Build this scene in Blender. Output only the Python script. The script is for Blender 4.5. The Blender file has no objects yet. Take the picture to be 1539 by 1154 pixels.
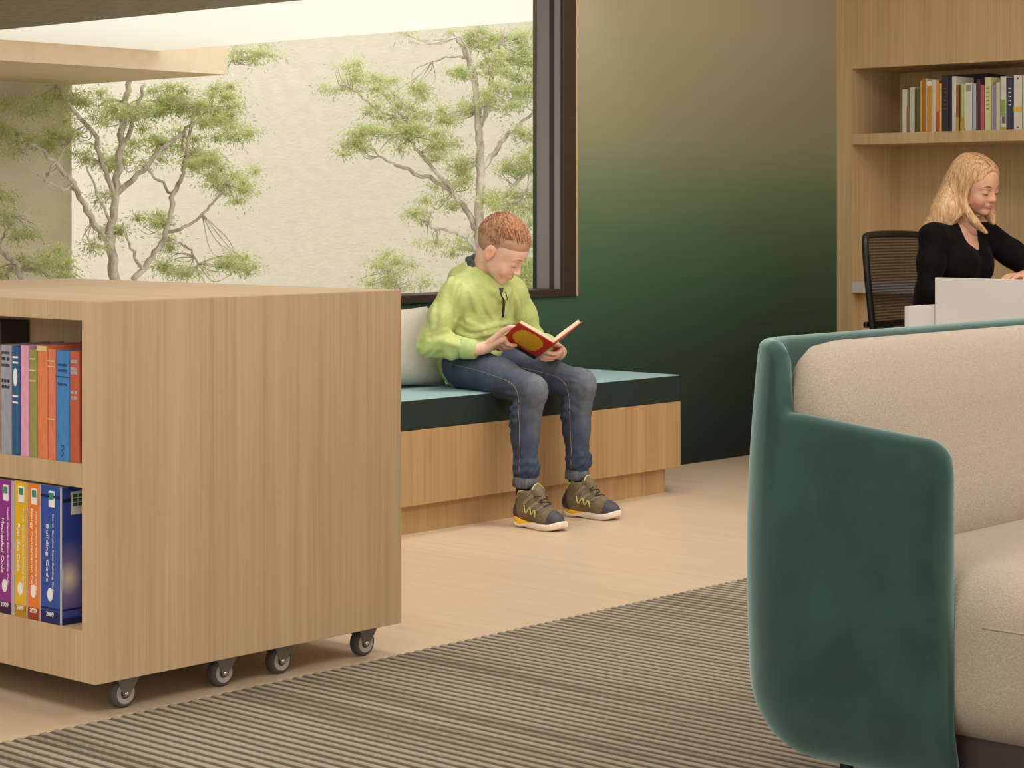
import bpy, bmesh, math, random
import numpy as np
from mathutils import Vector, Matrix, Euler, Quaternion

random.seed(7)
rng = np.random.default_rng(11)
SC = bpy.context.scene
COL = SC.collection

# ------------------------------------------------------------------ camera
# World: X runs along the green window wall, Y points out through the window, Z up.
EYE = 1.08
FPX, CXP, YH = 3179.6, 769.5, 317.1          # focal length, centre and horizon for a 1539 x 1154 frame
TH = math.atan2(3623.5 - CXP, FPX)
FWD = (math.cos(TH), math.sin(TH)); RGT = (math.sin(TH), -math.cos(TH))
cam = bpy.data.cameras.new('camera'); cam_o = bpy.data.objects.new('camera', cam); COL.objects.link(cam_o)
cam.sensor_width = 36.0; cam.sensor_fit = 'HORIZONTAL'; cam.lens = FPX / 1539 * 36.0
cam.shift_y = -(577.0 - YH) / 1539.0; cam.clip_start = 0.05; cam.clip_end = 300
cam_o.location = (0, 0, EYE); cam_o.rotation_euler = (math.pi / 2, 0, TH - math.pi / 2)
SC.camera = cam_o

def ray(x):
    u = (x - CXP) / FPX
    return FWD[0] + u * RGT[0], FWD[1] + u * RGT[1]
def on_x(x, y, X):                            # where a sight line meets the plane X = const
    r = ray(x); d = X / r[0]
    return r[1] * d, EYE - (y - YH) * d / FPX
def at_d(x, y, d):
    r = ray(x); return (r[0] * d, r[1] * d, EYE - (y - YH) * d / FPX)

# ------------------------------------------------------------------ light
def lin(r, g, b):
    f = lambda v: (v / 255 / 12.92) if v <= 10.31 else ((v / 255 + 0.055) / 1.055) ** 2.4
    return (f(r), f(g), f(b), 1.0)
W = bpy.data.worlds.new('overcast_sky'); SC.world = W; W.use_nodes = True
W.node_tree.nodes['Background'].inputs[0].default_value = (1.0, 0.99, 0.965, 1)
W.node_tree.nodes['Background'].inputs[1].default_value = 2.05
SC.view_settings.view_transform = 'Standard'; SC.view_settings.look = 'None'
SC.view_settings.exposure = 0.0; SC.view_settings.gamma = 1.0; SC.view_settings.use_curve_mapping = False
SC.cycles.max_bounces = 8; SC.cycles.diffuse_bounces = 4; SC.cycles.transparent_max_bounces = 12
SC.cycles.sample_clamp_indirect = 6.0; SC.cycles.caustics_reflective = False; SC.cycles.caustics_refractive = False

CEIL = 2.75
SPOT_W = 34                                   # added downlights over the bench
LAMPS = [(1.2, 1.6, 20), (1.2, 4.2, 20), (3.7, 1.0, 23), (3.7, 3.9, 25), (6.0, 0.8, 20), (6.0, 3.6, 27), (7.3, 2.0, 18), (-1.2, 1.6, 18)]

# ------------------------------------------------------------------ helpers
def link(o, parent=None):
    COL.objects.link(o)
    if parent is not None: o.parent = parent
    return o
def tag(o, label=None, cat=None, group=None, kind=None):
    if label: o['label'] = label
    if cat: o['category'] = cat
    if group: o['group'] = group
    if kind: o['kind'] = kind
    return o
def thing(name, label, cat, loc=(0, 0, 0), rz=0, group=None):
    o = bpy.data.objects.new(name, None); link(o); o.location = loc; o.rotation_euler = (0, 0, rz)
    o.empty_display_size = 0.1
    return tag(o, label, cat, group)
def chain(parent):
    m = Matrix()
    while parent is not None:
        m = Matrix.LocRotScale(parent.location, parent.rotation_euler, parent.scale) @ m
        parent = parent.parent
    return m.inverted()
def mesh_obj(name, verts, faces, m, parent=None, smooth=False, world=True, label=None):
    me = bpy.data.meshes.new(name)
    me.from_pydata([tuple(v) for v in verts], [], [tuple(f) for f in faces]); me.validate(); me.update()
    if parent is not None and world: me.transform(chain(parent))
    if m is not None: me.materials.append(m)
    if smooth: me.polygons.foreach_set('use_smooth', [True] * len(me.polygons))
    o = bpy.data.objects.new(name, me); link(o, parent)
    if label: o['label'] = label
    return o
def bm_obj(name, bm, m, parent=None, smooth=False, world=True, label=None):
    bmesh.ops.recalc_face_normals(bm, faces=bm.faces[:])
    me = bpy.data.meshes.new(name); bm.to_mesh(me); bm.free()
    if parent is not None and world: me.transform(chain(parent))
    if m is not None: me.materials.append(m)
    if smooth: me.polygons.foreach_set('use_smooth', [True] * len(me.polygons))
    o = bpy.data.objects.new(name, me); link(o, parent)
    if label: o['label'] = label
    return o
def add_box(bm, x0, x1, y0, y1, z0, z1, bev=0.0, seg=2):
    vs = [bm.verts.new((x, y, z)) for x in (x0, x1) for y in (y0, y1) for z in (z0, z1)]
    idx = [(0, 1, 3, 2), (4, 6, 7, 5), (0, 4, 5, 1), (2, 3, 7, 6), (0, 2, 6, 4), (1, 5, 7, 3)]
    fs = [bm.faces.new([vs[i] for i in q]) for q in idx]
    if bev > 0:
        es = list({e for f in fs for e in f.edges})
        bmesh.ops.bevel(bm, geom=es, offset=bev, segments=seg, profile=0.5, affect='EDGES')
    return fs
def box(name, x0, x1, y0, y1, z0, z1, m, parent=None, bev=0.0, seg=2, smooth=False, label=None):
    bm = bmesh.new(); add_box(bm, x0, x1, y0, y1, z0, z1, bev, seg)
    return bm_obj(name, bm, m, parent, smooth, label=label)
def add_cyl(bm, p0, p1, r0, r1=None, n=20, cap=True):
    r1 = r0 if r1 is None else r1
    p0 = Vector(p0); p1 = Vector(p1); q = (p1 - p0).to_track_quat('Z', 'Y')
    rings = []
    for p, r in ((p0, r0), (p1, r1)):
        rings.append([bm.verts.new(p + q @ Vector((r * math.cos(a), r * math.sin(a), 0))) for a in [2 * math.pi * i / n for i in range(n)]])
    for i in range(n):
        bm.faces.new((rings[0][i], rings[0][(i + 1) % n], rings[1][(i + 1) % n], rings[1][i]))
    if cap:
        bm.faces.new(rings[0][::-1]); bm.faces.new(rings[1])
def tube_geo(pts, rad, n=6, cap=True):
    """verts, faces of a tube along pts; rad is one radius or one for each point"""
    pts = np.asarray(pts, float); N = len(pts)
    rad = np.full(N, rad) if np.isscalar(rad) else np.asarray(rad, float)
    tan = np.gradient(pts, axis=0); tan /= np.linalg.norm(tan, axis=1)[:, None] + 1e-9
    ref = np.array([0, 0, 1.0]) if abs(tan[0][2]) < 0.9 else np.array([1.0, 0, 0])
    V = []
    u = np.cross(tan[0], ref)
    for i in range(N):
        u = u - tan[i] * u.dot(tan[i]); u /= np.linalg.norm(u) + 1e-9
        v = np.cross(tan[i], u)
        for k in range(n):
            a = 2 * math.pi * k / n
            V.append(pts[i] + rad[i] * (math.cos(a) * u + math.sin(a) * v))
    Fc = [(i * n + k, i * n + (k + 1) % n, (i + 1) * n + (k + 1) % n, (i + 1) * n + k) for i in range(N - 1) for k in range(n)]
    if cap:
        Fc.append(tuple(range(n))[::-1]); Fc.append(tuple((N - 1) * n + k for k in range(n)))
    return V, Fc
def tube(name, pts, rad, m, parent=None, n=8, smooth=True, label=None):
    V, Fc = tube_geo(pts, rad, n)
    return mesh_obj(name, V, Fc, m, parent, smooth, label=label)
def merge_geo(parts):
    V, Fc, o = [], [], 0
    for v, f in parts:
        V.extend(v); Fc.extend([tuple(i + o for i in q) for q in f]); o += len(v)
    return V, Fc
def smooth_path(pts, n=8):
    """Catmull-Rom through the points"""
    P = np.asarray(pts, float); P = np.vstack([2 * P[0] - P[1], P, 2 * P[-1] - P[-2]]); out = []
    for i in range(1, len(P) - 2):
        for t in np.linspace(0, 1, n, endpoint=False):
            a, b, c, d = P[i - 1], P[i], P[i + 1], P[i + 2]
            out.append(0.5 * (2 * b + (c - a) * t + (2 * a - 5 * b + 4 * c - d) * t * t + (3 * b - a - 3 * c + d) * t ** 3))
    out.append(P[-2]); return np.array(out)

# ------------------------------------------------------------------ materials
MATS = {}
def mat(name, c1, c2=None, scale=(6, 6, 6), rough=0.6, bump=0.0, bscale=None, sheen=0.0, sheen_rough=0.35, metal=0.0, detail=4, spec=0.5, lo=0.35, hi=0.65, attr=None, sss=0.0, coat=0.0, bdist=0.02, sheen_tint=None):
    if name in MATS: return MATS[name]
    m = bpy.data.materials.new(name); m.use_nodes = True; nt = m.node_tree; P = nt.nodes['Principled BSDF']
    P.inputs['Roughness'].default_value = rough; P.inputs['Metallic'].default_value = metal
    P.inputs['Specular IOR Level'].default_value = spec
    if sheen:
        P.inputs['Sheen Weight'].default_value = sheen; P.inputs['Sheen Roughness'].default_value = sheen_rough
        if sheen_tint: P.inputs['Sheen Tint'].default_value = sheen_tint
    if coat: P.inputs['Coat Weight'].default_value = coat
    if sss:
        P.inputs['Subsurface Weight'].default_value = sss; P.inputs['Subsurface Radius'].default_value = (1.0, 0.35, 0.2); P.inputs['Subsurface Scale'].default_value = 0.008
    c2 = c2 or c1
    tc = nt.nodes.new('ShaderNodeTexCoord')
    mp = nt.nodes.new('ShaderNodeMapping'); mp.inputs['Scale'].default_value = scale
    nz = nt.nodes.new('ShaderNodeTexNoise'); nz.inputs['Scale'].default_value = 1.0; nz.inputs['Detail'].default_value = detail; nz.inputs['Roughness'].default_value = 0.62
    rp = nt.nodes.new('ShaderNodeValToRGB'); rp.color_ramp.elements[0].position = lo; rp.color_ramp.elements[1].position = hi
    rp.color_ramp.elements[0].color = c1; rp.color_ramp.elements[1].color = c2
    L = nt.links.new
    L(tc.outputs['Object'], mp.inputs[0]); L(mp.outputs[0], nz.inputs['Vector']); L(nz.outputs['Fac'], rp.inputs[0])
    out = rp.outputs[0]
    if attr:
        at = nt.nodes.new('ShaderNodeAttribute'); at.attribute_name = attr
        mx = nt.nodes.new('ShaderNodeMix'); mx.data_type = 'RGBA'; mx.blend_type = 'MULTIPLY'; mx.inputs['Factor'].default_value = 1.0
        L(out, mx.inputs['A']); L(at.outputs['Color'], mx.inputs['B']); out = mx.outputs['Result']
    L(out, P.inputs['Base Color'])
    if bump:
        n2 = nz
        if bscale:
            mp2 = nt.nodes.new('ShaderNodeMapping'); mp2.inputs['Scale'].default_value = bscale; L(tc.outputs['Object'], mp2.inputs[0])
            n2 = nt.nodes.new('ShaderNodeTexNoise'); n2.inputs['Scale'].default_value = 1.0; n2.inputs['Detail'].default_value = 3; L(mp2.outputs[0], n2.inputs['Vector'])
        bp = nt.nodes.new('ShaderNodeBump'); bp.inputs['Strength'].default_value = bump; bp.inputs['Distance'].default_value = bdist
        L(n2.outputs['Fac'], bp.inputs['Height']); L(bp.outputs[0], P.inputs['Normal'])
    MATS[name] = m
    return m
def veneer(name, dark, light, gx=(90, 90, 1.1), rough=0.55):
    """straight-grained oak veneer: long fine streaks over broad soft bands"""
    if name in MATS: return MATS[name]
    m = bpy.data.materials.new(name); m.use_nodes = True; nt = m.node_tree; P = nt.nodes['Principled BSDF']; L = nt.links.new
    P.inputs['Roughness'].default_value = rough; P.inputs['Specular IOR Level'].default_value = 0.35
    tc = nt.nodes.new('ShaderNodeTexCoord')
    def nz(sc, det):
        mp = nt.nodes.new('ShaderNodeMapping'); mp.inputs['Scale'].default_value = sc; L(tc.outputs['Object'], mp.inputs[0])
        n = nt.nodes.new('ShaderNodeTexNoise'); n.inputs['Scale'].default_value = 1; n.inputs['Detail'].default_value = det; n.inputs['Roughness'].default_value = 0.6
        L(mp.outputs[0], n.inputs['Vector']); return n.outputs['Fac']
    a = nz(gx, 5); b = nz(tuple(v * 0.12 if v > 5 else v * 0.3 for v in gx), 2); c = nz(tuple(v * 3 for v in gx), 2)
    def mth(op, x, y):
        n = nt.nodes.new('ShaderNodeMath'); n.operation = op
        for i, v in enumerate((x, y)):
            if isinstance(v, (int, float)): n.inputs[i].default_value = v
            else: L(v, n.inputs[i])
        return n.outputs[0]
    s = mth('ADD', mth('ADD', mth('MULTIPLY', a, 0.45), mth('MULTIPLY', b, 0.35)), mth('MULTIPLY', c, 0.2))
    rp = nt.nodes.new('ShaderNodeValToRGB'); rp.color_ramp.elements[0].position = 0.36; rp.color_ramp.elements[1].position = 0.62
    rp.color_ramp.elements[0].color = dark; rp.color_ramp.elements[1].color = light
    L(s, rp.inputs[0]); L(rp.outputs[0], P.inputs['Base Color'])
    bp = nt.nodes.new('ShaderNodeBump'); bp.inputs['Strength'].default_value = 0.06; bp.inputs['Distance'].default_value = 0.004
    L(a, bp.inputs['Height']); L(bp.outputs[0], P.inputs['Normal'])
    MATS[name] = m; return m

OAK = veneer('oak_veneer', lin(182, 153, 114), lin(204, 177, 139))
OAK_B = veneer('oak_veneer_bench', lin(162, 128, 86), lin(188, 152, 106))
OAK_W = veneer('oak_veneer_wall', lin(184, 154, 110), lin(210, 180, 135))
OAK_TOP = veneer('oak_veneer_top', lin(166, 142, 113), lin(184, 161, 131), (90, 1.1, 90))
FLOOR = veneer('floor_oak', lin(198, 174, 144), lin(213, 192, 163), (28, 0.9, 28), rough=0.34)
WHITE = mat('white_laminate', lin(204, 199, 193), rough=0.45)
PAINT = mat('white_paint', lin(232, 226, 214), lin(226, 219, 206), rough=0.8)
BRONZE = mat('dark_bronze_metal', lin(58, 45, 36), lin(50, 38, 30), rough=0.42, scale=(2, 2, 20))
GREYMET = mat('grey_metal', lin(150, 146, 140), rough=0.4)
STUCCO = mat('stucco', lin(229, 223, 210), lin(222, 215, 202), scale=(3, 3, 7), rough=0.95, bump=0.4, bscale=(11, 11, 26), bdist=0.02)
CONC = mat('canopy_render', lin(150, 138, 116), lin(132, 120, 100), scale=(14, 14, 14), rough=0.95, bump=0.3)
FASCIA = mat('fascia_render', lin(222, 200, 172), lin(216, 193, 165), rough=0.9)
BLACKP = mat('black_plastic', lin(24, 23, 23), rough=0.45)

# ombre wall covering: tan at the top, deep green below, darkest at the floor
def ombre():
    m = bpy.data.materials.new('ombre_wall_covering'); m.use_nodes = True; nt = m.node_tree; P = nt.nodes['Principled BSDF']; L = nt.links.new
    P.inputs['Roughness'].default_value = 0.75; P.inputs['Specular IOR Level'].default_value = 0.25
    tc = nt.nodes.new('ShaderNodeTexCoord'); sx = nt.nodes.new('ShaderNodeSeparateXYZ'); L(tc.outputs['Object'], sx.inputs[0])
    mr = nt.nodes.new('ShaderNodeMapRange'); mr.inputs['From Min'].default_value = 0.0; mr.inputs['From Max'].default_value = 2.4
    nzm = nt.nodes.new('ShaderNodeMapping'); nzm.inputs['Scale'].default_value = (1.2, 1.2, 60); L(tc.outputs['Object'], nzm.inputs[0])
    nz = nt.nodes.new('ShaderNodeTexNoise'); nz.inputs['Scale'].default_value = 1; nz.inputs['Detail'].default_value = 3; L(nzm.outputs[0], nz.inputs['Vector'])
    ml = nt.nodes.new('ShaderNodeMath'); ml.operation = 'MULTIPLY_ADD'; ml.inputs[1].default_value = 0.05; L(nz.outputs['Fac'], ml.inputs[0]); L(sx.outputs['Z'], ml.inputs[2])
    L(ml.outputs[0], mr.inputs['Value'])
    rp = nt.nodes.new('ShaderNodeValToRGB'); cr = rp.color_ramp
    cr.elements[0].position = 0.0; cr.elements[0].color = lin(28, 38, 34)
    cr.elements[1].position = 1.0; cr.elements[1].color = lin(184, 172, 146)
    for z, c in ((0.45, lin(42, 60, 47)), (0.80, lin(60, 88, 66)), (1.02, lin(80, 104, 76)), (1.2, lin(104, 120, 88)), (1.4, lin(136, 136, 104)), (1.62, lin(152, 146, 116)), (1.9, lin(170, 160, 132))):
        e = cr.elements.new(z / 2.4); e.color = c
    L(mr.outputs[0], rp.inputs[0]); L(rp.outputs[0], P.inputs['Base Color'])
    return m
OMBRE = ombre()
def glass_mat():
    m = bpy.data.materials.new('window_glass'); m.use_nodes = True; nt = m.node_tree; nt.nodes.clear(); L = nt.links.new
    o = nt.nodes.new('ShaderNodeOutputMaterial'); mx = nt.nodes.new('ShaderNodeMixShader'); t = nt.nodes.new('ShaderNodeBsdfTransparent'); g = nt.nodes.new('ShaderNodeBsdfGlossy')
    t.inputs[0].default_value = (0.96, 0.97, 0.96, 1); g.inputs['Roughness'].default_value = 0.0
    fr = nt.nodes.new('ShaderNodeFresnel'); fr.inputs[0].default_value = 1.25
    L(fr.outputs[0], mx.inputs[0]); L(t.outputs[0], mx.inputs[1]); L(g.outputs[0], mx.inputs[2]); L(mx.outputs[0], o.inputs[0]); return m
GLASS = glass_mat()
def translucent(name, col, fac=0.8, alpha=None):
    m = bpy.data.materials.new(name); m.use_nodes = True; nt = m.node_tree; nt.nodes.clear(); L = nt.links.new
    o = nt.nodes.new('ShaderNodeOutputMaterial'); mx = nt.nodes.new('ShaderNodeMixShader'); d = nt.nodes.new('ShaderNodeBsdfDiffuse'); t = nt.nodes.new('ShaderNodeBsdfTranslucent')
    d.inputs[0].default_value = col; t.inputs[0].default_value = col; mx.inputs[0].default_value = fac
    L(d.outputs[0], mx.inputs[1]); L(t.outputs[0], mx.inputs[2]); L(mx.outputs[0], o.inputs[0]); return m
def struct(o): o['kind'] = 'structure'; return o
# ================================================================== the room
YW, XW = 5.478, 8.378
XL, YB = -3.0, -3.2
struct(box('floor', XL, XW + 0.9, YB, YW, -0.1, 0.0, FLOOR))
struct(box('ceiling', XL - 0.2, XW + 1.0, YB - 0.2, YW + 0.25, CEIL, CEIL + 0.12, PAINT))
# walls behind the camera, each with a wide opening added to let daylight in
bm = bmesh.new()
add_box(bm, XL - 0.15, XL, YB, -2.2, 0, CEIL); add_box(bm, XL - 0.15, XL, 4.6, YW, 0, CEIL); add_box(bm, XL - 0.15, XL, -2.2, 4.6, 0, 0.5); add_box(bm, XL - 0.15, XL, -2.2, 4.6, 2.6, CEIL)
struct(bm_obj('wall_left', bm, PAINT))
bm = bmesh.new()
add_box(bm, XL - 0.15, -2.2, YB - 0.15, YB, 0, CEIL); add_box(bm, 7.0, XW + 0.9, YB - 0.15, YB, 0, CEIL); add_box(bm, -2.2, 7.0, YB - 0.15, YB, 0, 0.5); add_box(bm, -2.2, 7.0, YB - 0.15, YB, 2.6, CEIL)
struct(bm_obj('wall_back', bm, PAINT))
for nm, loc, rot, sx, sy in (('added_opening_left', (XL - 0.07, 1.2, 1.55), (0, -math.pi / 2, 0), 2.1, 6.8), ('added_opening_back', (2.4, YB - 0.07, 1.55), (math.pi / 2, 0, 0), 9.2, 2.1), ('window_1_portal', ((1.2 + 6.475) / 2, YW + 0.14, 1.65), (-math.pi / 2, 0, 0), 5.2, 1.78)):
    la = bpy.data.lights.new(nm, 'AREA'); la.shape = 'RECTANGLE'; la.size = sx; la.size_y = sy; la.cycles.is_portal = True
    lo = bpy.data.objects.new('daylight_portal', la); link(lo); lo.location = loc; lo.rotation_euler = rot
# window wall, built around the opening
WX0, WX1, WZ0, WZ1 = 1.2, 6.475, 0.740, 2.55
bm = bmesh.new()
add_box(bm, WX1, XW + 0.0, YW, YW + 0.22, 0, CEIL); add_box(bm, XL, WX0, YW, YW + 0.22, 0, CEIL)
add_box(bm, WX0, WX1, YW, YW + 0.22, 0, WZ0); add_box(bm, WX0, WX1, YW, YW + 0.22, WZ1, CEIL)
struct(bm_obj('wall_window', bm, OMBRE))
# window
w = bpy.data.objects.new('window_1', None); link(w); w.location = (WX1, YW, WZ0); w['kind'] = 'structure'; w['label'] = 'wide picture window with dark bronze frame in the green wall'
fw = 0.082
box('outer_frame', WX1 - fw, WX1, YW - 0.012, YW + 0.03, WZ0, WZ1, BRONZE, w, 0.002)
box('outer_frame', WX0, WX0 + fw, YW - 0.012, YW + 0.03, WZ0, WZ1, BRONZE, w, 0.002)
box('sill', WX0 + fw, WX1 - fw, YW - 0.012, YW + 0.15, WZ0, WZ0 + 0.03, BRONZE, w, 0.002)
box('head', WX0 + fw, WX1 - fw, YW - 0.012, YW + 0.15, WZ1 - 0.03, WZ1, BRONZE, w, 0.002)
for xj, s in ((WX1 - fw, 1), (WX0 + fw, -1)):
    a, b = sorted((xj, xj + 0.04 * s))
    box('jamb_liner', a, b, YW + 0.03, YW + 0.031 + 0.001, WZ0 + 0.03, WZ1 - 0.03, GREYMET, w)
    box('jamb_liner', a, b, YW + 0.0301, YW + 0.061, WZ0 + 0.03, WZ1 - 0.03, BRONZE, w)
    box('jamb_liner', a, b, YW + 0.061, YW + 0.125, WZ0 + 0.03, WZ1 - 0.03, GREYMET, w)
a = WX1 - fw
box('glazing_bead', a - 0.004, a, YW + 0.002, YW + 0.030, WZ0 + 0.03, WZ1 - 0.03, GREYMET, w)
box('pane', WX0 + fw, WX1 - fw, YW + 0.126, YW + 0.132, WZ0 + 0.03, WZ1 - 0.03, GLASS, w)
EDGE = mat('wall_edge_trim', lin(186, 156, 112), rough=0.6)
bm = bmesh.new()
add_box(bm, WX1, WX1 + 0.012, YW - 0.012, YW, WZ0 - 0.0, WZ1); add_box(bm, WX0 - 0.012, WX0, YW - 0.012, YW, WZ0, WZ1)
o = struct(bm_obj('trim_1', bm, EDGE)); o['label'] = 'thin pale wood edge around the window frame'

# oak wall with niches, facing -X
YN = 5.396; XN = 8.80; Y0 = 0.4
wl = bpy.data.objects.new('wall_oak', None); link(wl); wl.location = (XW, YN, 0); wl['kind'] = 'structure'; wl['label'] = 'oak veneer wall with a recessed niche behind the desk'
box('stile', XW, XN + 0.05, YN, YW, 0, CEIL, OAK_W, wl)
box('header_panel', XW, XN + 0.05, Y0, YN, 1.742, CEIL, OAK_W, wl)
box('back_panel', XN, XN + 0.05, Y0, YN, 0, 1.742, OAK_W, wl)
box('shelf', XW, XN, Y0, YN, 1.388, 1.438, OAK_W, wl, 0.001)
box('stile', XW, XN + 0.05, YB, Y0, 0, CEIL, OAK_W, wl)
box('lower_panel', XW + 0.06, XW + 0.08, Y0, YN, 0, 0.70, OAK_W, wl)
box('counter', XW - 0.002, XN, Y0, YN, 0.700, 0.752, WHITE, wl, 0.002, label='white counter slab')

# ceiling lights (unseen, added above the frame to brighten the room)
LM = bpy.data.materials.new('light_diffuser'); LM.use_nodes = True
LM.node_tree.nodes['Principled BSDF'].inputs['Base Color'].default_value = (1, 0.95, 0.88, 1)
LM.node_tree.nodes['Principled BSDF'].inputs['Emission Color'].default_value = (1, 0.97, 0.935, 1)
LM.node_tree.nodes['Principled BSDF'].inputs['Emission Strength'].default_value = 2.0
for i, (x, y, p) in enumerate(LAMPS):
    t = thing('added_ceiling_light', 'unseen square warm ceiling light panel added to brighten the room', 'light', (x, y, CEIL), 0, 'added ceiling lights')
    bm = bmesh.new()
    for a in ((-0.62, -0.58, -0.62, 0.62), (0.58, 0.62, -0.62, 0.62), (-0.58, 0.58, -0.62, -0.58), (-0.58, 0.58, 0.58, 0.62)):
        add_box(bm, x + a[0], x + a[1], y + a[2], y + a[3], CEIL - 0.03, CEIL)
    bm_obj('frame', bm, WHITE, t)
    box('diffuser', x - 0.58, x + 0.58, y - 0.58, y + 0.58, CEIL - 0.012, CEIL, LM, t)
    la = bpy.data.lights.new('panel_lamp', 'AREA'); la.shape = 'SQUARE'; la.size = 1.1; la.energy = p; la.color = (1.0, 0.97, 0.935)
    lo = bpy.data.objects.new('panel_lamp', la); link(lo); lo.location = (x, y, CEIL - 0.02)

# row of unseen downlights added to brighten the bench
for i, x in enumerate((4.3, 5.0, 5.7, 6.4)):
    t = thing('fill_downlight', 'unseen small round downlight over the window bench', 'light', (x, 5.12, CEIL), 0, 'added downlights over the bench')
    bm = bmesh.new()
    n = 24; rings = [[bm.verts.new((x + r * math.cos(2 * math.pi * k / n), 5.12 + r * math.sin(2 * math.pi * k / n), z)) for k in range(n)] for r, z in ((0.062, CEIL), (0.060, CEIL - 0.006), (0.046, CEIL - 0.006), (0.040, CEIL))]
    for a, b in zip(rings, rings[1:]):
        for k in range(n): bm.faces.new((a[k], a[(k + 1) % n], b[(k + 1) % n], b[k]))
    bm_obj('trim_ring', bm, WHITE, t)
    la = bpy.data.lights.new('fill_downlight_lamp', 'SPOT'); la.energy = SPOT_W; la.spot_size = math.radians(70); la.spot_blend = 0.9; la.shadow_soft_size = 0.09; la.color = (1.0, 0.95, 0.88)
    lo = bpy.data.objects.new('fill_downlight_lamp', la); link(lo); lo.location = (x, 5.12, CEIL - 0.02)

# ================================================================== carpet
def carpet():
    x0, x1, y0, y1 = -0.5, 6.6, -0.5, 3.635
    sp = 0.0305; V, Fc, = [], []
    n = int((x1 - x0) / sp)
    prof = [(0.0, 0.0), (0.34, 0.0), (0.44, 0.0020), (0.68, 0.0030), (0.92, 0.0020)]
    xs = [(x0 + (i + u) * sp, z) for i in range(n) for u, z in prof] + [(x0 + n * sp, 0.0)]
    ys = np.linspace(y0, y1, 3)
    for x, z in xs:
        for y in ys: V.append((x, y, 0.002 + z))
    k = len(ys)
    Fc = [(i * k + j, (i + 1) * k + j, (i + 1) * k + j + 1, i * k + j + 1) for i in range(len(xs) - 1) for j in range(k - 1)]
    m = bpy.data.materials.new('ribbed_carpet'); m.use_nodes = True; nt = m.node_tree; P = nt.nodes['Principled BSDF']; L = nt.links.new
    P.inputs['Roughness'].default_value = 0.95; P.inputs['Specular IOR Level'].default_value = 0.1
    tc = nt.nodes.new('ShaderNodeTexCoord'); sx = nt.nodes.new('ShaderNodeSeparateXYZ'); L(tc.outputs['Object'], sx.inputs[0])
    def noise(sc, det=3):
        mp = nt.nodes.new('ShaderNodeMapping'); mp.inputs['Scale'].default_value = sc; L(tc.outputs['Object'], mp.inputs[0])
        q = nt.nodes.new('ShaderNodeTexNoise'); q.inputs['Scale'].default_value = 1; q.inputs['Detail'].default_value = det; L(mp.outputs[0], q.inputs['Vector']); return q.outputs['Fac']
    # yarn colour: light pile on the ribs, dark yarn in the grooves, some ribs dark for a stretch
    h = nt.nodes.new('ShaderNodeMapRange'); h.inputs['From Min'].default_value = 0.0022; h.inputs['From Max'].default_value = 0.0044; L(sx.outputs['Z'], h.inputs['Value'])
    def mth(op, a, b, c=None):
        q = nt.nodes.new('ShaderNodeMath'); q.operation = op; q.use_clamp = False
        for i, v in enumerate((a, b, c)):
            if v is None: continue
            if isinstance(v, (int, float)): q.inputs[i].default_value = v
            else: L(v, q.inputs[i])
        return q.outputs[0]
    tw = noise((150, 55, 1), 2); st = noise((16, 0.7, 1), 2); bd = noise((1.3, 0.4, 1), 1)
    drop = nt.nodes.new('ShaderNodeMapRange'); drop.inputs['From Min'].default_value = 0.50; drop.inputs['From Max'].default_value = 0.62; L(st, drop.inputs['Value'])
    f = mth('SUBTRACT', h.outputs[0], mth('MULTIPLY', drop.outputs[0], 0.34))
    f = mth('ADD', f, mth('MULTIPLY', mth('SUBTRACT', tw, 0.5), 0.9)); f = mth('ADD', f, mth('MULTIPLY', mth('SUBTRACT', bd, 0.5), 0.3))
    rp = nt.nodes.new('ShaderNodeValToRGB'); cr = rp.color_ramp
    cr.elements[0].position = 0.0; cr.elements[0].color = lin(92, 83, 69); cr.elements[1].position = 1.0; cr.elements[1].color = lin(160, 148, 130)
    e = cr.elements.new(0.5); e.color = lin(128, 118, 101)
    L(f, rp.inputs[0]); L(rp.outputs[0], P.inputs['Base Color'])
    bp = nt.nodes.new('ShaderNodeBump'); bp.inputs['Strength'].default_value = 0.5; bp.inputs['Distance'].default_value = 0.004; L(tw, bp.inputs['Height']); L(bp.outputs[0], P.inputs['Normal'])
    o = mesh_obj('carpet', V, Fc, m); tag(o, 'striped grey-beige ribbed carpet covering the near half of the floor', 'carpet')
carpet()

# ================================================================== bench and pillow
BX1, BY0, BX0 = 6.488, 4.952, 3.95
PAD_LIT = mat('pad_teal_lit', lin(150, 182, 183), lin(143, 175, 176), scale=(90, 90, 90), rough=0.6, bump=0.1, bdist=0.002)  # light falling on the pad's top, put into its colour
PAD_SHADED = mat('pad_green_shaded', lin(38, 48, 40), lin(35, 45, 38), scale=(90, 90, 90), rough=0.75, bump=0.1, bdist=0.002, spec=0.25)  # sides of the same pad, with their shade put into the colour
t = thing('window_bench', 'oak window bench with a pale teal seat pad along the green wall', 'bench', (5.2, 5.2, 0))
box('base_panel', BX0, BX1, BY0, YW - 0.002, 0.097, 0.349, OAK_B, t, 0.0015)
box('plinth', BX0 + 0.06, BX1 - 0.06, BY0 + 0.03, YW - 0.01, 0.0, 0.097, OAK_B, t)
box('seat_boxing', BX0, BX1 - 0.002, BY0 + 0.001, YW - 0.003, 0.3492, 0.4485, PAD_SHADED, t, 0.003, 2, label='dark green sides of the seat pad with shade painted in')
box('seat_top', BX0 + 0.002, BX1 - 0.004, BY0 + 0.003, YW - 0.004, 0.4475, 0.4505, PAD_LIT, t, 0.0012, 1, label='pale teal top of the seat pad with light painted in')

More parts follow.
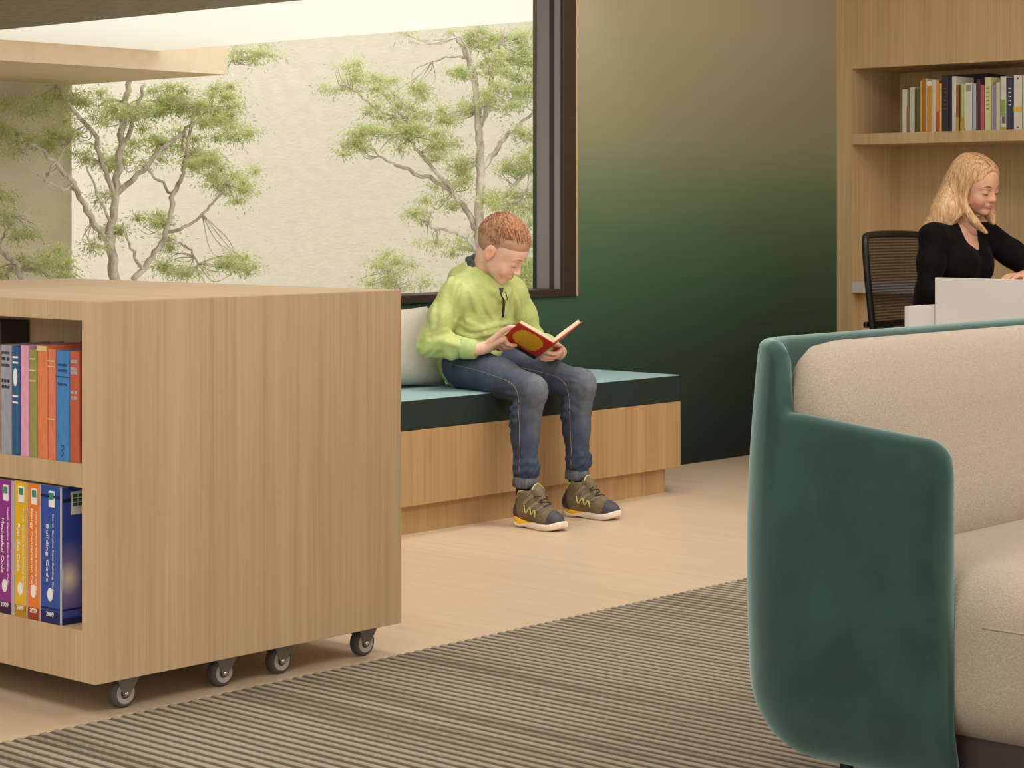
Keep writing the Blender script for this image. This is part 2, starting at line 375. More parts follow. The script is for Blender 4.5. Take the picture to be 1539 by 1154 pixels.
LINEN = mat('pillow_linen', lin(206, 199, 184), lin(196, 189, 174), scale=(160, 160, 160), rough=0.9, bump=0.35, bdist=0.004)
def pillow():
    n = 28; V, Fc = [], []
    for side in (1, -1):
        for i in range(n + 1):
            for j in range(n + 1):
                u, v = i / n * 2 - 1, j / n * 2 - 1
                pin = 1 - 0.07 * (u * u) * (1 - v * v) - 0.0
                x = 0.215 * u * (1 - 0.07 * (1 - v * v)); z = 0.150 * v * (1 - 0.08 * (1 - u * u))
                th = 0.070 * max(0, (1 - u ** 4)) ** 0.5 * max(0, (1 - v ** 4)) ** 0.5 * (1 + 0.06 * math.sin(5 * u + 2 * v))
                V.append((x, side * th, z))
    k = n + 1
    for s in (0, 1):
        for i in range(n):
            for j in range(n):
                q = [s * k * k + i * k + j, s * k * k + (i + 1) * k + j, s * k * k + (i + 1) * k + j + 1, s * k * k + i * k + j + 1]
                Fc.append(q if s == 0 else q[::-1])
    R = Matrix.Translation((5.325, 5.362, 0.632)) @ Matrix.Rotation(math.radians(-6), 4, 'Z') @ Matrix.Rotation(math.radians(-20), 4, 'X') @ Matrix.Rotation(math.radians(0), 4, 'Y')
    V = [R @ Vector(v) for v in V]
    dz = min(v.z for v in V) - 0.4507
    V = [(v.x, v.y, v.z - dz) for v in V]
    o = mesh_obj('throw_pillow', V, Fc, LINEN, None, True)
    bm = bmesh.new(); bm.from_mesh(o.data); bmesh.ops.remove_doubles(bm, verts=bm.verts[:], dist=0.0008); bm.to_mesh(o.data); bm.free()
    tag(o, 'pale grey linen pillow leaning on the wall behind the boy', 'pillow')
pillow()

# ================================================================== mobile bookcase
BK = thing('mobile_bookcase', 'low oak bookcase on grey casters with open book shelves', 'bookcase', (3.2, 4.3, 0))
kx0, kx1, ky0, ky1, kz0, kz1 = 2.745, 3.662, 3.65, 4.99, 0.075, 0.887
box('end_panel', kx0, kx1, ky0, ky0 + 0.047, kz0, kz1, OAK, BK, 0.0012)
box('end_panel', kx0, kx1, ky1 - 0.047, ky1, kz0, kz1, OAK, BK, 0.0012)
box('top_panel', kx0, kx1, ky0 + 0.047, ky1 - 0.047, 0.846, kz1, OAK, BK, 0.0008)
box('top_veneer', kx0 + 0.001, kx1 - 0.001, ky0 + 0.001, ky1 - 0.001, kz1 - 0.0005, kz1 + 0.0006, OAK_TOP, BK)
box('bottom_panel', kx0, kx1, ky0 + 0.047, ky1 - 0.047, kz0, 0.185, OAK, BK, 0.0008)
box('shelf', kx0, kx0 + 0.27, ky0 + 0.047, ky1 - 0.047, 0.489, 0.540, OAK, BK, 0.0008)
box('shelf', kx1 - 0.27, kx1, ky0 + 0.047, ky1 - 0.047, 0.489, 0.540, OAK, BK, 0.0008)
box('back_panel', kx0 + 0.27, kx1 - 0.27, ky0 + 0.047, ky1 - 0.047, 0.185, 0.846, OAK, BK)
RUB = mat('caster_rubber', lin(84, 79, 76), lin(74, 70, 67), rough=0.6)
HUB = mat('caster_hub', lin(172, 164, 156), rough=0.4)
CMET = mat('caster_steel', lin(122, 115, 109), rough=0.38)
CHR = mat('chrome', lin(225, 222, 218), rough=0.2, metal=1.0)
def lathe(bm, c, prof, n=36):
    """profile of (radius, y) turned round an axis along Y through c"""
    rings = [[bm.verts.new((c[0] + r * math.cos(2 * math.pi * k / n), c[1] + y, c[2] + r * math.sin(2 * math.pi * k / n))) for k in range(n)] for r, y in prof]
    for a, b in zip(rings, rings[1:]):
        for k in range(n): bm.faces.new((a[k], a[(k + 1) % n], b[(k + 1) % n], b[k]))
    bm.faces.new(rings[0]); bm.faces.new(rings[-1][::-1])
def caster(x, y):
    c = bpy.data.objects.new('caster', None); link(c, BK); c.location = Vector((x, y, 0)) - BK.location; c.empty_display_size = 0.03
    r = 0.0325
    bm = bmesh.new(); lathe(bm, (x, y, r), [(0.0235, -0.0125), (0.027, -0.0135), (0.0315, -0.010), (r, -0.004), (r, 0.004), (0.0315, 0.010), (0.027, 0.0135), (0.0235, 0.0125)])
    bm_obj('wheel', bm, RUB, c, True)
    bm = bmesh.new(); lathe(bm, (x, y, r), [(0.004, -0.0120), (0.012, -0.0120), (0.014, -0.0142), (0.0232, -0.0142), (0.0240, -0.0125), (0.0240, 0.0125), (0.004, 0.012)])
    bm_obj('hub', bm, HUB, c, False)
    bm = bmesh.new()
    for s in (-1, 1):                                    # fork cheeks: a trapezoid down to the axle
        pts = [(-0.024, 0.066), (0.036, 0.066), (0.024, 0.050), (0.012, 0.034), (0.006, 0.025), (-0.006, 0.025), (-0.011, 0.036), (-0.020, 0.056)]
        ya, yb = (y + s * 0.0150, y + s * 0.0175)
        A = [bm.verts.new((x + p, ya, q)) for p, q in pts]; B = [bm.verts.new((x + p, yb, q)) for p, q in pts]
        bm.faces.new(A); bm.faces.new(B[::-1])
        for i in range(len(pts)): bm.faces.new((A[i], A[(i + 1) % len(pts)], B[(i + 1) % len(pts)], B[i]))
    add_box(bm, x - 0.020, x + 0.030, y - 0.0175, y + 0.0175, 0.064, 0.067)
    bm_obj('fork', bm, CMET, c)
    box('mounting_plate', x - 0.030, x + 0.040, y - 0.024, y + 0.024, 0.0675, 0.0748, CMET, c, 0.001)
    bm = bmesh.new(); add_cyl(bm, (x, y - 0.0205, r), (x, y + 0.0205, r), 0.0046, n=16); bm_obj('axle_cap', bm, CHR, c, True)
for cx_ in (2.86, 3.138, 3.314, 3.585):
    for cy_ in (ky0 + 0.058, ky1 - 0.058): caster(cx_, cy_)

# ---- books
def cloth(name, c, c2=None): 
    return mat('cloth_' + name, c, c2 or tuple(min(1, v * 1.25) for v in c[:3]) + (1,), scale=(60, 60, 25), rough=0.75, bump=0.15, bdist=0.003)
PAGES = mat('paper_pages', lin(214, 204, 186), lin(196, 184, 164), scale=(3, 300, 3), rough=0.9)
def text_geo(s, size, extrude=0.0002):
    cu = bpy.data.curves.new('lettering', 'FONT'); cu.body = s; cu.size = size; cu.align_x = 'CENTER'; cu.align_y = 'CENTER'; cu.extrude = extrude; cu.offset = 0.012; cu.resolution_u = 2
    to = bpy.data.objects.new('lettering', cu); COL.objects.link(to)
    dg = bpy.context.evaluated_depsgraph_get(); dg.update()
    me = bpy.data.meshes.new_from_object(to.evaluated_get(dg)); V = [tuple(v.co) for v in me.vertices]; Fc = [tuple(p.vertices) for p in me.polygons]
    bpy.data.objects.remove(to); bpy.data.curves.remove(cu); bpy.data.meshes.remove(me)
    return np.array(V), Fc
def spine_text(parent, s, x, y, z, length, height, m, upright=False, name='lettering'):
    """lettering on a spine that faces -X; reads top to bottom, or upright"""
    V, Fc = text_geo(s, 1.0)
    if not len(V): return
    mn, mx = V.min(0), V.max(0); c = (mn + mx) / 2
    sx, sy = length / (mx[0] - mn[0]), height / (mx[1] - mn[1])
    V = V - c; V[:, 0] *= sx; V[:, 1] *= sy
    if upright: P = [(x - v[2] - 0.0003, y - v[0], z + v[1]) for v in V]
    else:       P = [(x - v[2] - 0.0003, y - v[1], z - v[0]) for v in V]
    mesh_obj(name, P, Fc, m, parent)
def standing_book(name, x, y0, y1, z0, z1, depth, m, label, cat='book', group=None, round_=0.004, hard=True):
    """book with its spine facing -X at x; cover as a U of boards plus a page block"""
    t = thing(name, label, cat, (x + depth / 2, (y0 + y1) / 2, z0), 0, group)
    th = 0.0022 if hard else 0.0008
    # plan outline of cover: rounded spine
    n = 5; outer = []
    rr = min(round_, (y1 - y0) * 0.35)
    outer.append((x + depth, y0))
    for k in range(n + 1):
        a = math.pi / 2 * k / n; outer.append((x + rr - rr * math.sin(a), y0 + rr - rr * math.cos(a)))
    for k in range(n + 1):
        a = math.pi / 2 * k / n; outer.append((x + rr - rr * math.cos(a), y1 - rr + rr * math.sin(a)))
    outer.append((x + depth, y1))
    cxm, cym = x + depth, (y0 + y1) / 2
    inner = []
    for (px, py) in outer:
        iy = min(max(py, y0 + th), y1 - th); inner.append((max(px, x + th * 1.2), iy))
    bm = bmesh.new(); N = len(outer)
    rows = [[bm.verts.new((px, py, z)) for px, py in pts] for pts, z in ((outer, z0), (outer, z1), (inner, z1), (inner, z0))]
    for a in range(4):
        A, B = rows[a], rows[(a + 1) % 4]
        for i in range(N - 1): bm.faces.new((A[i], A[i + 1], B[i + 1], B[i]))
    for i in (0, N - 1): bm.faces.new([rows[a][i] for a in range(4)])
    bm_obj('cover', bm, m, t, False)
    g = 0.004 if hard else 0.0005
    box('page_block', x + 0.003, x + depth - g, y0 + th, y1 - th, z0 + g * 0.6, z1 - g, PAGES, t)
    return t
GOLD = mat('gilt_print', lin(212, 190, 130), rough=0.5)
PALE = mat('white_print', lin(236, 234, 230), rough=0.6)
INK = mat('dark_print', lin(44, 46, 66), rough=0.6)
def band(parent, x, y0, y1, z0, z1, m, name='printed_band'):
    box(name, x - 0.0008, x + 0.0002, y0, y1, z0, z1, m, parent)
INKB = mat('blue_print', lin(34, 70, 116), rough=0.6)
def worn_line(parent, x, y, z, width, height, k, m):
    """a line of worn, unreadable tooling: short blocks of uneven width"""
    bm = bmesh.new(); ws = [random.uniform(0.6, 1.3) for _ in range(k)]; tot = sum(ws) + 0.35 * (k - 1); p = y - width / 2
    for w_ in ws:
        add_box(bm, x - 0.0007, x + 0.0002, p, p + w_ / tot * width, z - height / 2 * random.uniform(0.7, 1), z + height / 2 * random.uniform(0.7, 1)); p += (w_ + 0.35) / tot * width
    bm_obj('worn_lettering', bm, m, parent)
XS = kx0 + 0.006
top_row = [  # px x0, px x1, px top, colour, what it looks like
 (-21, 0, 519, lin(150, 130, 96), 'ochre cloth book left of the lilac-grey one on the upper shelf'),
 (0.5, 16.6, 519, lin(146, 146, 160), 'lilac-grey cloth book with dark lettering on the upper shelf'),
 (17.3, 29, 520.5, lin(36, 82, 122), 'dark blue book with a white oval on its spine, upper shelf'),
 (29.8, 42.4, 519.5, lin(208, 148, 176), 'pink book standing between dark blue and olive books'),
 (43.2, 54.6, 524.5, lin(138, 138, 78), 'olive green book with pale bands beside the pink one'),
 (55.2, 70.8, 519.5, lin(206, 118, 74), 'worn orange book with frayed top on the upper shelf'),
 (71.3, 82.8, 525, lin(204, 116, 88), 'salmon book with pale bands left of the bright blue book'),
 (83.6, 103.5, 527.5, lin(62, 122, 178), 'bright blue cloth book, widest on the upper shelf'),
 (104, 118.5, 528, lin(176, 84, 56), 'rust red book with grey lettering nearest the end panel')]
for i, (a, b, ty, c, lab) in enumerate(top_row):
    ya, _ = on_x(b, 600, XS); yb, _ = on_x(a, 600, XS); zt = on_x((a + b) / 2, ty, XS)[1]
    m = cloth('upper%d' % i, c)
    t = standing_book('book', XS, ya + 0.0006, yb - 0.0006, 0.5402, zt, 0.17, m, lab, group='old cloth books on the upper shelf')
    ym, wd = (ya + yb) / 2, (yb - ya)
    if i == 1:
        for dz, k in ((0.012, 5), (0.026, 2), (0.040, 6), (0.075, 3), (0.088, 5)): worn_line(t, XS, ym, zt - dz - 0.004, wd * 0.72, 0.0075, k, INK)
    if i == 2:
        for dz in (0.022, 0.034, 0.108, 0.122): band(t, XS, ym - wd * 0.34, ym + wd * 0.34, zt - dz - 0.004, zt - dz, PALE)
        bm = bmesh.new(); add_cyl(bm, (XS - 0.0008, 0, 0), (XS + 0.0002, 0, 0), 1.0, n=24)
        for v in bm.verts: v.co.y = ym + v.co.y * wd * 0.26; v.co.z = zt - 0.068 + v.co.z * 0.020
        bm_obj('printed_oval', bm, PALE, t)
    if i == 4:
        for dz in (0.02, 0.045, 0.068): band(t, XS, ya + 0.002, yb - 0.002, zt - dz - 0.0035, zt - dz, GOLD)
    if i == 5:
        band(t, XS, ya + 0.001, yb - 0.001, zt - 0.012, zt - 0.001, GOLD, 'worn_edge')
    if i == 6:
        for dz in (0.024, 0.036, 0.150): band(t, XS, ya + 0.001, yb - 0.001, zt - dz - 0.003, zt - dz, GOLD)
    if i == 7:
        band(t, XS, ya + 0.001, yb - 0.001, zt - 0.0565, zt - 0.0548, INK)
        for dz, k in ((0.030, 6), (0.042, 6), (0.072, 5)): worn_line(t, XS, ym, zt - dz, wd * 0.66, 0.006, k, INKB)
        V_, F_ = tube_geo([(XS - 0.0004, ym + a_, 0.5402 + b_) for a_, b_ in ((0.006, 0.034), (-0.006, 0.034), (-0.006, 0.026), (0.004, 0.024), (-0.006, 0.018), (0.001, 0.010), (0.006, 0.014))], 0.0008, 4)
        mesh_obj('printed_mark', V_, F_, INK, t)
    if i == 8:
        for dz, k in ((0.022, 4), (0.038, 3), (0.046, 4), (0.088, 2), (0.100, 4)): worn_line(t, XS, ym, zt - dz, wd * 0.62, 0.0085, k, mat('grey_print', lin(170, 166, 176)))
# plain row continuing beyond the frame, and the taller volumes at the back of the shelf
yy = on_x(-21, 600, XS)[0] + 0.002
for c, h_, w_, nm in (((96, 60, 52), 0.22, 0.030, 'maroon'), ((60, 92, 84), 0.21, 0.026, 'sea green'), ((176, 160, 120), 0.225, 0.034, 'tan')):
    standing_book('book', XS, yy, yy + w_, 0.5402, 0.5402 + h_, 0.17, cloth('plain' + nm, lin(*c)), nm + ' cloth book further along the upper shelf', group='old cloth books on the upper shelf'); yy += w_ + 0.001
ya = on_x(118.5, 600, XS)[0]
standing_book('book', XS + 0.030, ya - 0.013, ya - 0.001, 0.5402, 0.5402 + 0.218, 0.15, cloth('teal', lin(50, 92, 86)), 'thin teal book set back against the end panel on the upper shelf', group='old cloth books on the upper shelf')
o = box('storage_box', kx0 + 0.185, kx0 + 0.262, 4.262, 4.50, 0.5402, 0.818, mat('charcoal_card', lin(62, 56, 54), rough=0.7), None, 0.003)
tag(o, 'dark charcoal box at the back of the upper shelf', 'box')

low_row = [(-26, -4, 719, lin(60, 130, 90), 'green', 'Plumbing Code'), (-2.0, 16.6, 721, lin(142, 52, 138), 'purple', 'Mechanical Code'), (22.3, 39.0, 723, lin(222, 176, 46), 'yellow', 'Fuel Gas Code'),
           (42.0, 58.8, 726.5, lin(226, 124, 50), 'orange', 'Energy Conservation Code'), (61.6, 89.6, 730, lin(44, 74, 156), 'blue', 'Building Code')]
GREY = mat('grey_book_edge', lin(176, 170, 168), rough=0.7)
GRN = mat('green_logo', lin(58, 140, 116), rough=0.6); NAVY = mat('navy_print', lin(24, 28, 78), rough=0.5)
DK = {'purple': lin(58, 24, 60), 'yellow': lin(176, 130, 24), 'orange': lin(150, 62, 24), 'blue': lin(26, 34, 96), 'green': lin(30, 70, 44)}
XS2 = kx0 + 0.004
GREYC = mat('grey_cover_edge', lin(178, 172, 170), rough=0.6)
EDGEPX = {'purple': 21.9, 'yellow': 41.6, 'orange': 61.2, 'blue': 92.0, 'green': -2.4}
for a, b, ty, c, nm, title in low_row:
    yg, _ = on_x(EDGEPX[nm], 830, XS2)
    ya, _ = on_x(b, 830, XS2); yb, _ = on_x(a, 830, XS2); zt = on_x((a + b) / 2, ty, XS2)[1]; zb = 0.1852
    if nm == 'blue': c2 = lin(60, 94, 172)
    else: c2 = tuple(min(1, v * 1.12) for v in c[:3]) + (1,)
    m = mat('softcover_' + nm, c, c2, scale=(14, 14, 9), rough=0.35)
    t = standing_book('code_book', XS2 + 0.0008, yg, yb, zb, zt, 0.215, GREYC, nm + ' paperback code book with white title on the lower shelf', group='code books on the lower shelf', round_=0.0015, hard=False)
    ym, wd, H_ = (ya + yb) / 2, yb - ya, zt - zb
    box('spine_print', XS2, XS2 + 0.0009, ya, yb, zb + 0.0005, zt - 0.0005, m, t)
    band(t, XS2, ya, yb, zb, zb + 0.026, mat('foot_' + nm, DK[nm], rough=0.4), 'foot_band')
    if nm == 'blue': band(t, XS2, ya, yb, zt - 0.026, zt - 0.020, NAVY); band(t, XS2, ya, yb, zb + 0.030, zb + 0.034, NAVY)
    bw = min(0.0105, wd * 0.32)
    yc = ym - wd * 0.08
    band(t, XS2, yc - bw, yc + bw, zt - 0.046, zt - 0.011, PALE, 'badge')
    box('badge_logo', XS2 - 0.0012, XS2 - 0.0006, yc - bw * 0.75, yc + bw * 0.75, zt - 0.030, zt - 0.015, GRN, t)
    spine_text(t, title, XS2, ym + wd * 0.17, (zt + zb) / 2 + 0.002, {'Building Code': 0.125, 'Energy Conservation Code': 0.182, 'Fuel Gas Code': 0.105, 'Mechanical Code': 0.122, 'Plumbing Code': 0.11}[title], min(0.0105, wd * 0.30), PALE)
    spine_text(t, 'North Carolina State Building Code', XS2, ym - wd * (0.24 if nm != 'blue' else 0.14), (zt + zb) / 2 + 0.002, 0.172, min(0.0062, wd * 0.2), PALE)
    bm = bmesh.new(); add_cyl(bm, (XS2 - 0.0010, 0, 0), (XS2 + 0.0002, 0, 0), 1.0, n=24)
    rr = min(0.0098, wd * 0.36)
    for v in bm.verts: v.co.y = ym + v.co.y * rr; v.co.z = zb + 0.062 + v.co.z * 0.0145
    bm_obj('seal', bm, PALE, t)
    spine_text(t, '2009', XS2 - 0.0008, ym, zb + 0.020, wd * (0.62 if nm != 'blue' else 0.4), 0.0105, PALE, True)
    if nm == 'blue':           # printed front cover, which faces the end panel
        fm = bpy.data.materials.new('blue_cover_print'); fm.use_nodes = True; nt = fm.node_tree; P = nt.nodes['Principled BSDF']; L = nt.links.new; P.inputs['Roughness'].default_value = 0.35
        tc = nt.nodes.new('ShaderNodeTexCoord'); mp = nt.nodes.new('ShaderNodeMapping'); L(tc.outputs['Object'], mp.inputs[0])
        mp.inputs['Location'].default_value = (-(XS2 + 0.02 - t.location.x) / 0.07, 0, -(0.10) / 0.085); mp.inputs['Scale'].default_value = (1 / 0.07, 0, 1 / 0.085)
        gr = nt.nodes.new('ShaderNodeTexGradient'); gr.gradient_type = 'SPHERICAL'; L(mp.outputs[0], gr.inputs[0])
        rp = nt.nodes.new('ShaderNodeValToRGB'); cr = rp.color_ramp; cr.elements[0].color = lin(54, 74, 156); cr.elements[1].color = lin(244, 224, 196)
        e = cr.elements.new(0.55); e.color = lin(132, 118, 166); L(gr.outputs['Color'], rp.inputs[0]); L(rp.outputs[0], P.inputs['Base Color'])
        box('front_cover', XS2 + 0.002, XS2 + 0.213, yg - 0.0009, yg, zb + 0.001, zt - 0.001, fm, t)
        for z0_, z1_, mm in ((zt - 0.034, zt - 0.026, NAVY), (zb, zb + 0.014, NAVY), (zb + 0.030, zb + 0.034, NAVY)):
            box('printed_band', XS2 + 0.002, XS2 + 0.213, yg - 0.0014, yg - 0.0009, z0_, z1_, mm, t)
        box('cover_badge', XS2 + 0.024, XS2 + 0.089, yg - 0.0016, yg - 0.0009, zt - 0.062, zt - 0.012, PALE, t)
        bm = bmesh.new()
        for i in range(4):
            for j in range(3): add_box(bm, XS2 + 0.029 + i * 0.0145, XS2 + 0.041 + i * 0.0145, yg - 0.0021, yg - 0.0016, zt - 0.044 + j * 0.0095, zt - 0.0365 + j * 0.0095)
        bm_obj('cover_logo', bm, mat('logo_green', lin(58, 110, 60)), t)
yy = on_x(-26, 830, XS2)[0] + 0.003
for nm, c in (('teal', (40, 120, 130)), ('red', (170, 50, 44))):
    standing_book('code_book', XS2, yy, yy + 0.03, 0.1852, 0.47, 0.215, mat('softcover_' + nm, lin(*c), rough=0.35), nm + ' paperback code book further along the lower shelf', group='code books on the lower shelf', round_=0.0015, hard=False); yy += 0.034
# ================================================================== books in the oak niche
XB = XW + 0.012
niche = [ # zoomed px x0, x1, top (zoom 7.734 about 1340,90), colour, words
 (122,172,340,(214,208,182),'narrow cream book at the left end of the niche row'),
 (176,206,540,(150,112,74),'short tan book between two cream books'),
 (208,265,315,(204,202,184),'grey-cream book third from the left in the niche'),
 (268,326,330,(92,88,46),'dark olive book in the niche row'),
 (330,350,240,(222,172,78),'thin amber book in the niche row'),
 (351,394,215,(178,118,40),'ochre brown book in the niche row'),
 (396,411,215,(206,192,170),'thin beige book right of the ochre brown one'),
 (413,463,245,(206,148,52),'mustard yellow book in the niche row'),
 (468,515,230,(214,208,182),'cream book right of the mustard yellow one'),
 (518,555,240,(206,82,36),'red-orange book with an amber top in the niche'),
 (557,581,270,(214,196,128),'thin straw yellow book left of the charcoal volume'),
 (584,660,178,(50,46,50),'thick charcoal book, tallest of the niche row'),
 (662,699,178,(40,40,62),'navy book beside the thick charcoal one'),
 (701,748,190,(220,212,196),'tall cream book right of the navy one'),
 (752,786,290,(150,100,58),'brown book with a gold foot in the niche'),
 (800,850,275,(192,186,136),'pale olive book in the niche row'),
 (853,935,265,(222,216,196),'wide white book with a grey block near its top'),
 (941,980,275,(184,188,194),'pale blue-grey book in the niche row'),
 (986,1028,225,(92,52,64),'dark plum book in the niche row'),
 (1031,1076,290,(186,98,106),'rose red book in the niche row'),
 (1081,1150,200,(216,212,158),'tall pale yellow book with small lettering'),
 (1160,1179,300,(178,174,166),'thin grey book right of the pale yellow one'),
 (1181,1210,285,(160,146,158),'thin mauve-grey book in the niche row'),
 (1213,1258,260,(212,206,176),'cream book left of the one with a green picture'),
 (1263,1330,190,(214,212,192),'white book with a green picture on its spine'),
 (1335,1415,205,(58,58,78),'slate blue book with white lettering in the niche'),
 (1419,1514,175,(222,214,200),'wide white book with a yellow band on its spine'),
 (1520,1565,185,(196,200,168),'pale green book at the right edge of the niche row'),
 (1568,1620,215,(120,70,54),'brown book just past the pale green one'),
 (1624,1690,200,(210,204,190),'off-white book at the far right of the niche row')]
for i, (a, b, ty, c, lab) in enumerate(niche):
    px0, px1, py = 1340 + a / 7.734, 1340 + b / 7.734, 90 + ty / 7.734
    yb, _ = on_x(px0, 150, XB); ya, _ = on_x(px1, 150, XB); zt = on_x((px0 + px1) / 2, py, XB)[1]
    ya += 0.0004; yb -= 0.0004
    t = standing_book('book', XB, ya, yb, 1.4384, zt, 0.16, mat('niche_book%d' % i, lin(*c), tuple(v * 0.88 for v in lin(*c)[:3]) + (1,), scale=(30, 30, 20), rough=0.6), lab, group='books on the niche shelf', round_=0.002, hard=False)
    ym, wd = (ya + yb) / 2, yb - ya
    zz = lambda q: on_x((px0 + px1) / 2, 90 + q / 7.734, XB)[1]
    if i == 9: band(t, XB, ya, yb, zz(600), zt, mat('amber_print', lin(226, 150, 58)))
    if i == 7: band(t, XB, ya, yb, zz(300), zt, PALE)
    if i == 14: band(t, XB, ya, yb, 1.4388, zz(665), mat('gold_print', lin(186, 156, 58)))
    if i == 15: band(t, XB, ya, yb, 1.4388, zz(670), mat('gold_print', lin(186, 156, 58)))
    if i == 16: band(t, XB, ya + wd * 0.2, yb - wd * 0.2, zz(365), zz(290), mat('grey_block_print', lin(150, 142, 124)))
    if i in (20, 25, 11):
        for k in range(6 if i != 25 else 5): worn_line(t, XB, ym, zz(330 + 48 * k), wd * 0.4, 0.006, 2, {20: mat('olive_print', lin(120, 116, 70)), 25: PALE, 11: mat('brown_print', lin(112, 92, 80))}[i])
    if i == 24:
        band(t, XB, ya + wd * 0.05, yb - wd * 0.08, zz(650), zz(465), mat('green_print', lin(140, 164, 84)), 'printed_picture')
        band(t, XB, ya + wd * 0.05, yb - wd * 0.3, zz(740), zz(660), mat('violet_print', lin(110, 100, 112)), 'printed_picture')
        band(t, XB, ya, yb, 1.4388, zz(780), mat('gold_print', lin(186, 156, 58)))
    if i == 26:
        band(t, XB, ya, yb, zz(605), zz(545), mat('yellow_print', lin(222, 180, 70)))
        worn_line(t, XB, ym, zz(215), wd * 0.2, 0.010, 1, INK); worn_line(t, XB, ym, zz(785), wd * 0.25, 0.006, 2, INK)
# large dark volume lying across the back of the row
o = standing_book('book', XB + 0.175, on_x(1485, 130, XB + 0.175)[0], on_x(1418, 130, XB + 0.175)[0], 1.4384, 1.704, 0.16, mat('black_cloth', lin(44, 38, 34), rough=0.7), 'big black volume standing behind the niche row', group='books on the niche shelf')

# ================================================================== sofa
VELVET = mat('teal_velvet', lin(36, 59, 53), lin(47, 73, 66), scale=(9, 9, 7), rough=0.7, sheen=0.9, sheen_rough=0.45, sheen_tint=lin(190, 225, 218), spec=0.2, bump=0.03, bscale=(400, 400, 400), bdist=0.002)
BOUCLE = mat('beige_weave', lin(164, 150, 132), lin(180, 166, 148), scale=(330, 330, 330), rough=0.95, bump=0.5, bdist=0.0025, spec=0.15, detail=2, sheen=0.15)
SF = thing('loveseat', 'teal velvet shell loveseat with beige woven seat and back cushions', 'sofa', (3.8, 1.9, 0))
def sofa_shell():
    xl, xr, yf, yb, R = 3.150, 4.50, 1.852, 2.330, 0.17
    path = []
    def seg(p, q, n):
        for k in range(n): path.append((p[0] + (q[0] - p[0]) * k / n, p[1] + (q[1] - p[1]) * k / n))
    seg((xl, yf), (xl, yf + 0.05), 10); seg((xl, yf + 0.05), (xl, yb - R), 34)
    for k in range(22): a = math.pi / 2 * k / 22; path.append((xl + R - R * math.cos(a), yb - R + R * math.sin(a)))
    seg((xl + R, yb), (xr - R, yb), 24)
    for k in range(22): a = math.pi / 2 * k / 22; path.append((xr - R + R * math.sin(a), yb - R + R * math.cos(a)))
    seg((xr, yb - R), (xr, yf + 0.05), 34); seg((xr, yf + 0.05), (xr, yf), 10); path.append((xr, yf))
    P = np.array(path); s = np.concatenate([[0], np.cumsum(np.linalg.norm(np.diff(P, axis=0), axis=1))]); T = s[-1]
    tan = np.gradient(P, axis=0); tan /= np.linalg.norm(tan, axis=1)[:, None]
    nor = np.stack([-tan[:, 1], tan[:, 0]], 1)            # outward
    V, rows = [], []
    step = 0.352; th = 0.040
    for i in range(len(P)):
        e = min(s[i], T - s[i])                            # distance from the nearer arm front
        arm = 0.685 + 0.030 * min(1, e / 0.30)
        u = min(1, max(0, (e - step) / 0.022)); u = u * u * (3 - 2 * u)
        zt = arm + (0.843 - arm) * u
        if u > 0.99: zt -= 0.014 * math.exp(-((e - step - 0.022) / 0.012) ** 2)
        rc = 0.045
        if e < rc: zt -= rc - math.sqrt(max(0, rc * rc - (rc - e) ** 2))
        bz = 0.075
        if e < 0.03: bz += 0.0
        tp = th * 0.5
        prof = []
        for k in range(9):                                 # tuck at the foot
            a = math.pi / 2 * k / 8; prof.append((-0.13 + 0.13 * math.sin(a) , bz + 0.16 * (1 - math.cos(a))))
        for k in range(1, 9):
            f = k / 9; z = bz + 0.16 + (zt - tp - bz - 0.16) * f; prof.append((0.008 * math.sin(math.pi * f) - 0.016 * f * f, z))
        ob = -0.016
        for k in range(9):
            a = math.pi * k / 8; prof.append((ob - tp + tp * math.cos(a), zt - tp + tp * math.sin(a)))
        for z in (zt - 0.08, 0.5, 0.40, 0.20): prof.append((ob - th - 0.0, min(z, zt - tp - 0.005)))
        end = 0.014 * max(0, 1 - e / 0.016) ** 2
        rows.append(len(V))
        for o_, z in prof:
            o2 = o_
            if end: o2 = o_ + (ob - tp - o_) * min(1, end / 0.014) * 0.6
            V.append((P[i, 0] + nor[i, 0] * o2, P[i, 1] + nor[i, 1] * o2, z))
    m_ = len(prof)
    Fc = [(rows[i] + j, rows[i + 1] + j, rows[i + 1] + j + 1, rows[i] + j + 1) for i in range(len(P) - 1) for j in range(m_ - 1)]
    Fc.append(tuple(rows[0] + j for j in range(m_))); Fc.append(tuple(rows[-1] + j for j in range(m_))[::-1])
    bm = bmesh.new(); vs = [bm.verts.new(v) for v in V]
    for f in Fc:
        try: bm.faces.new([vs[i] for i in f])
        except ValueError: pass
    bm_obj('shell', bm, VELVET, SF, True)
sofa_shell()
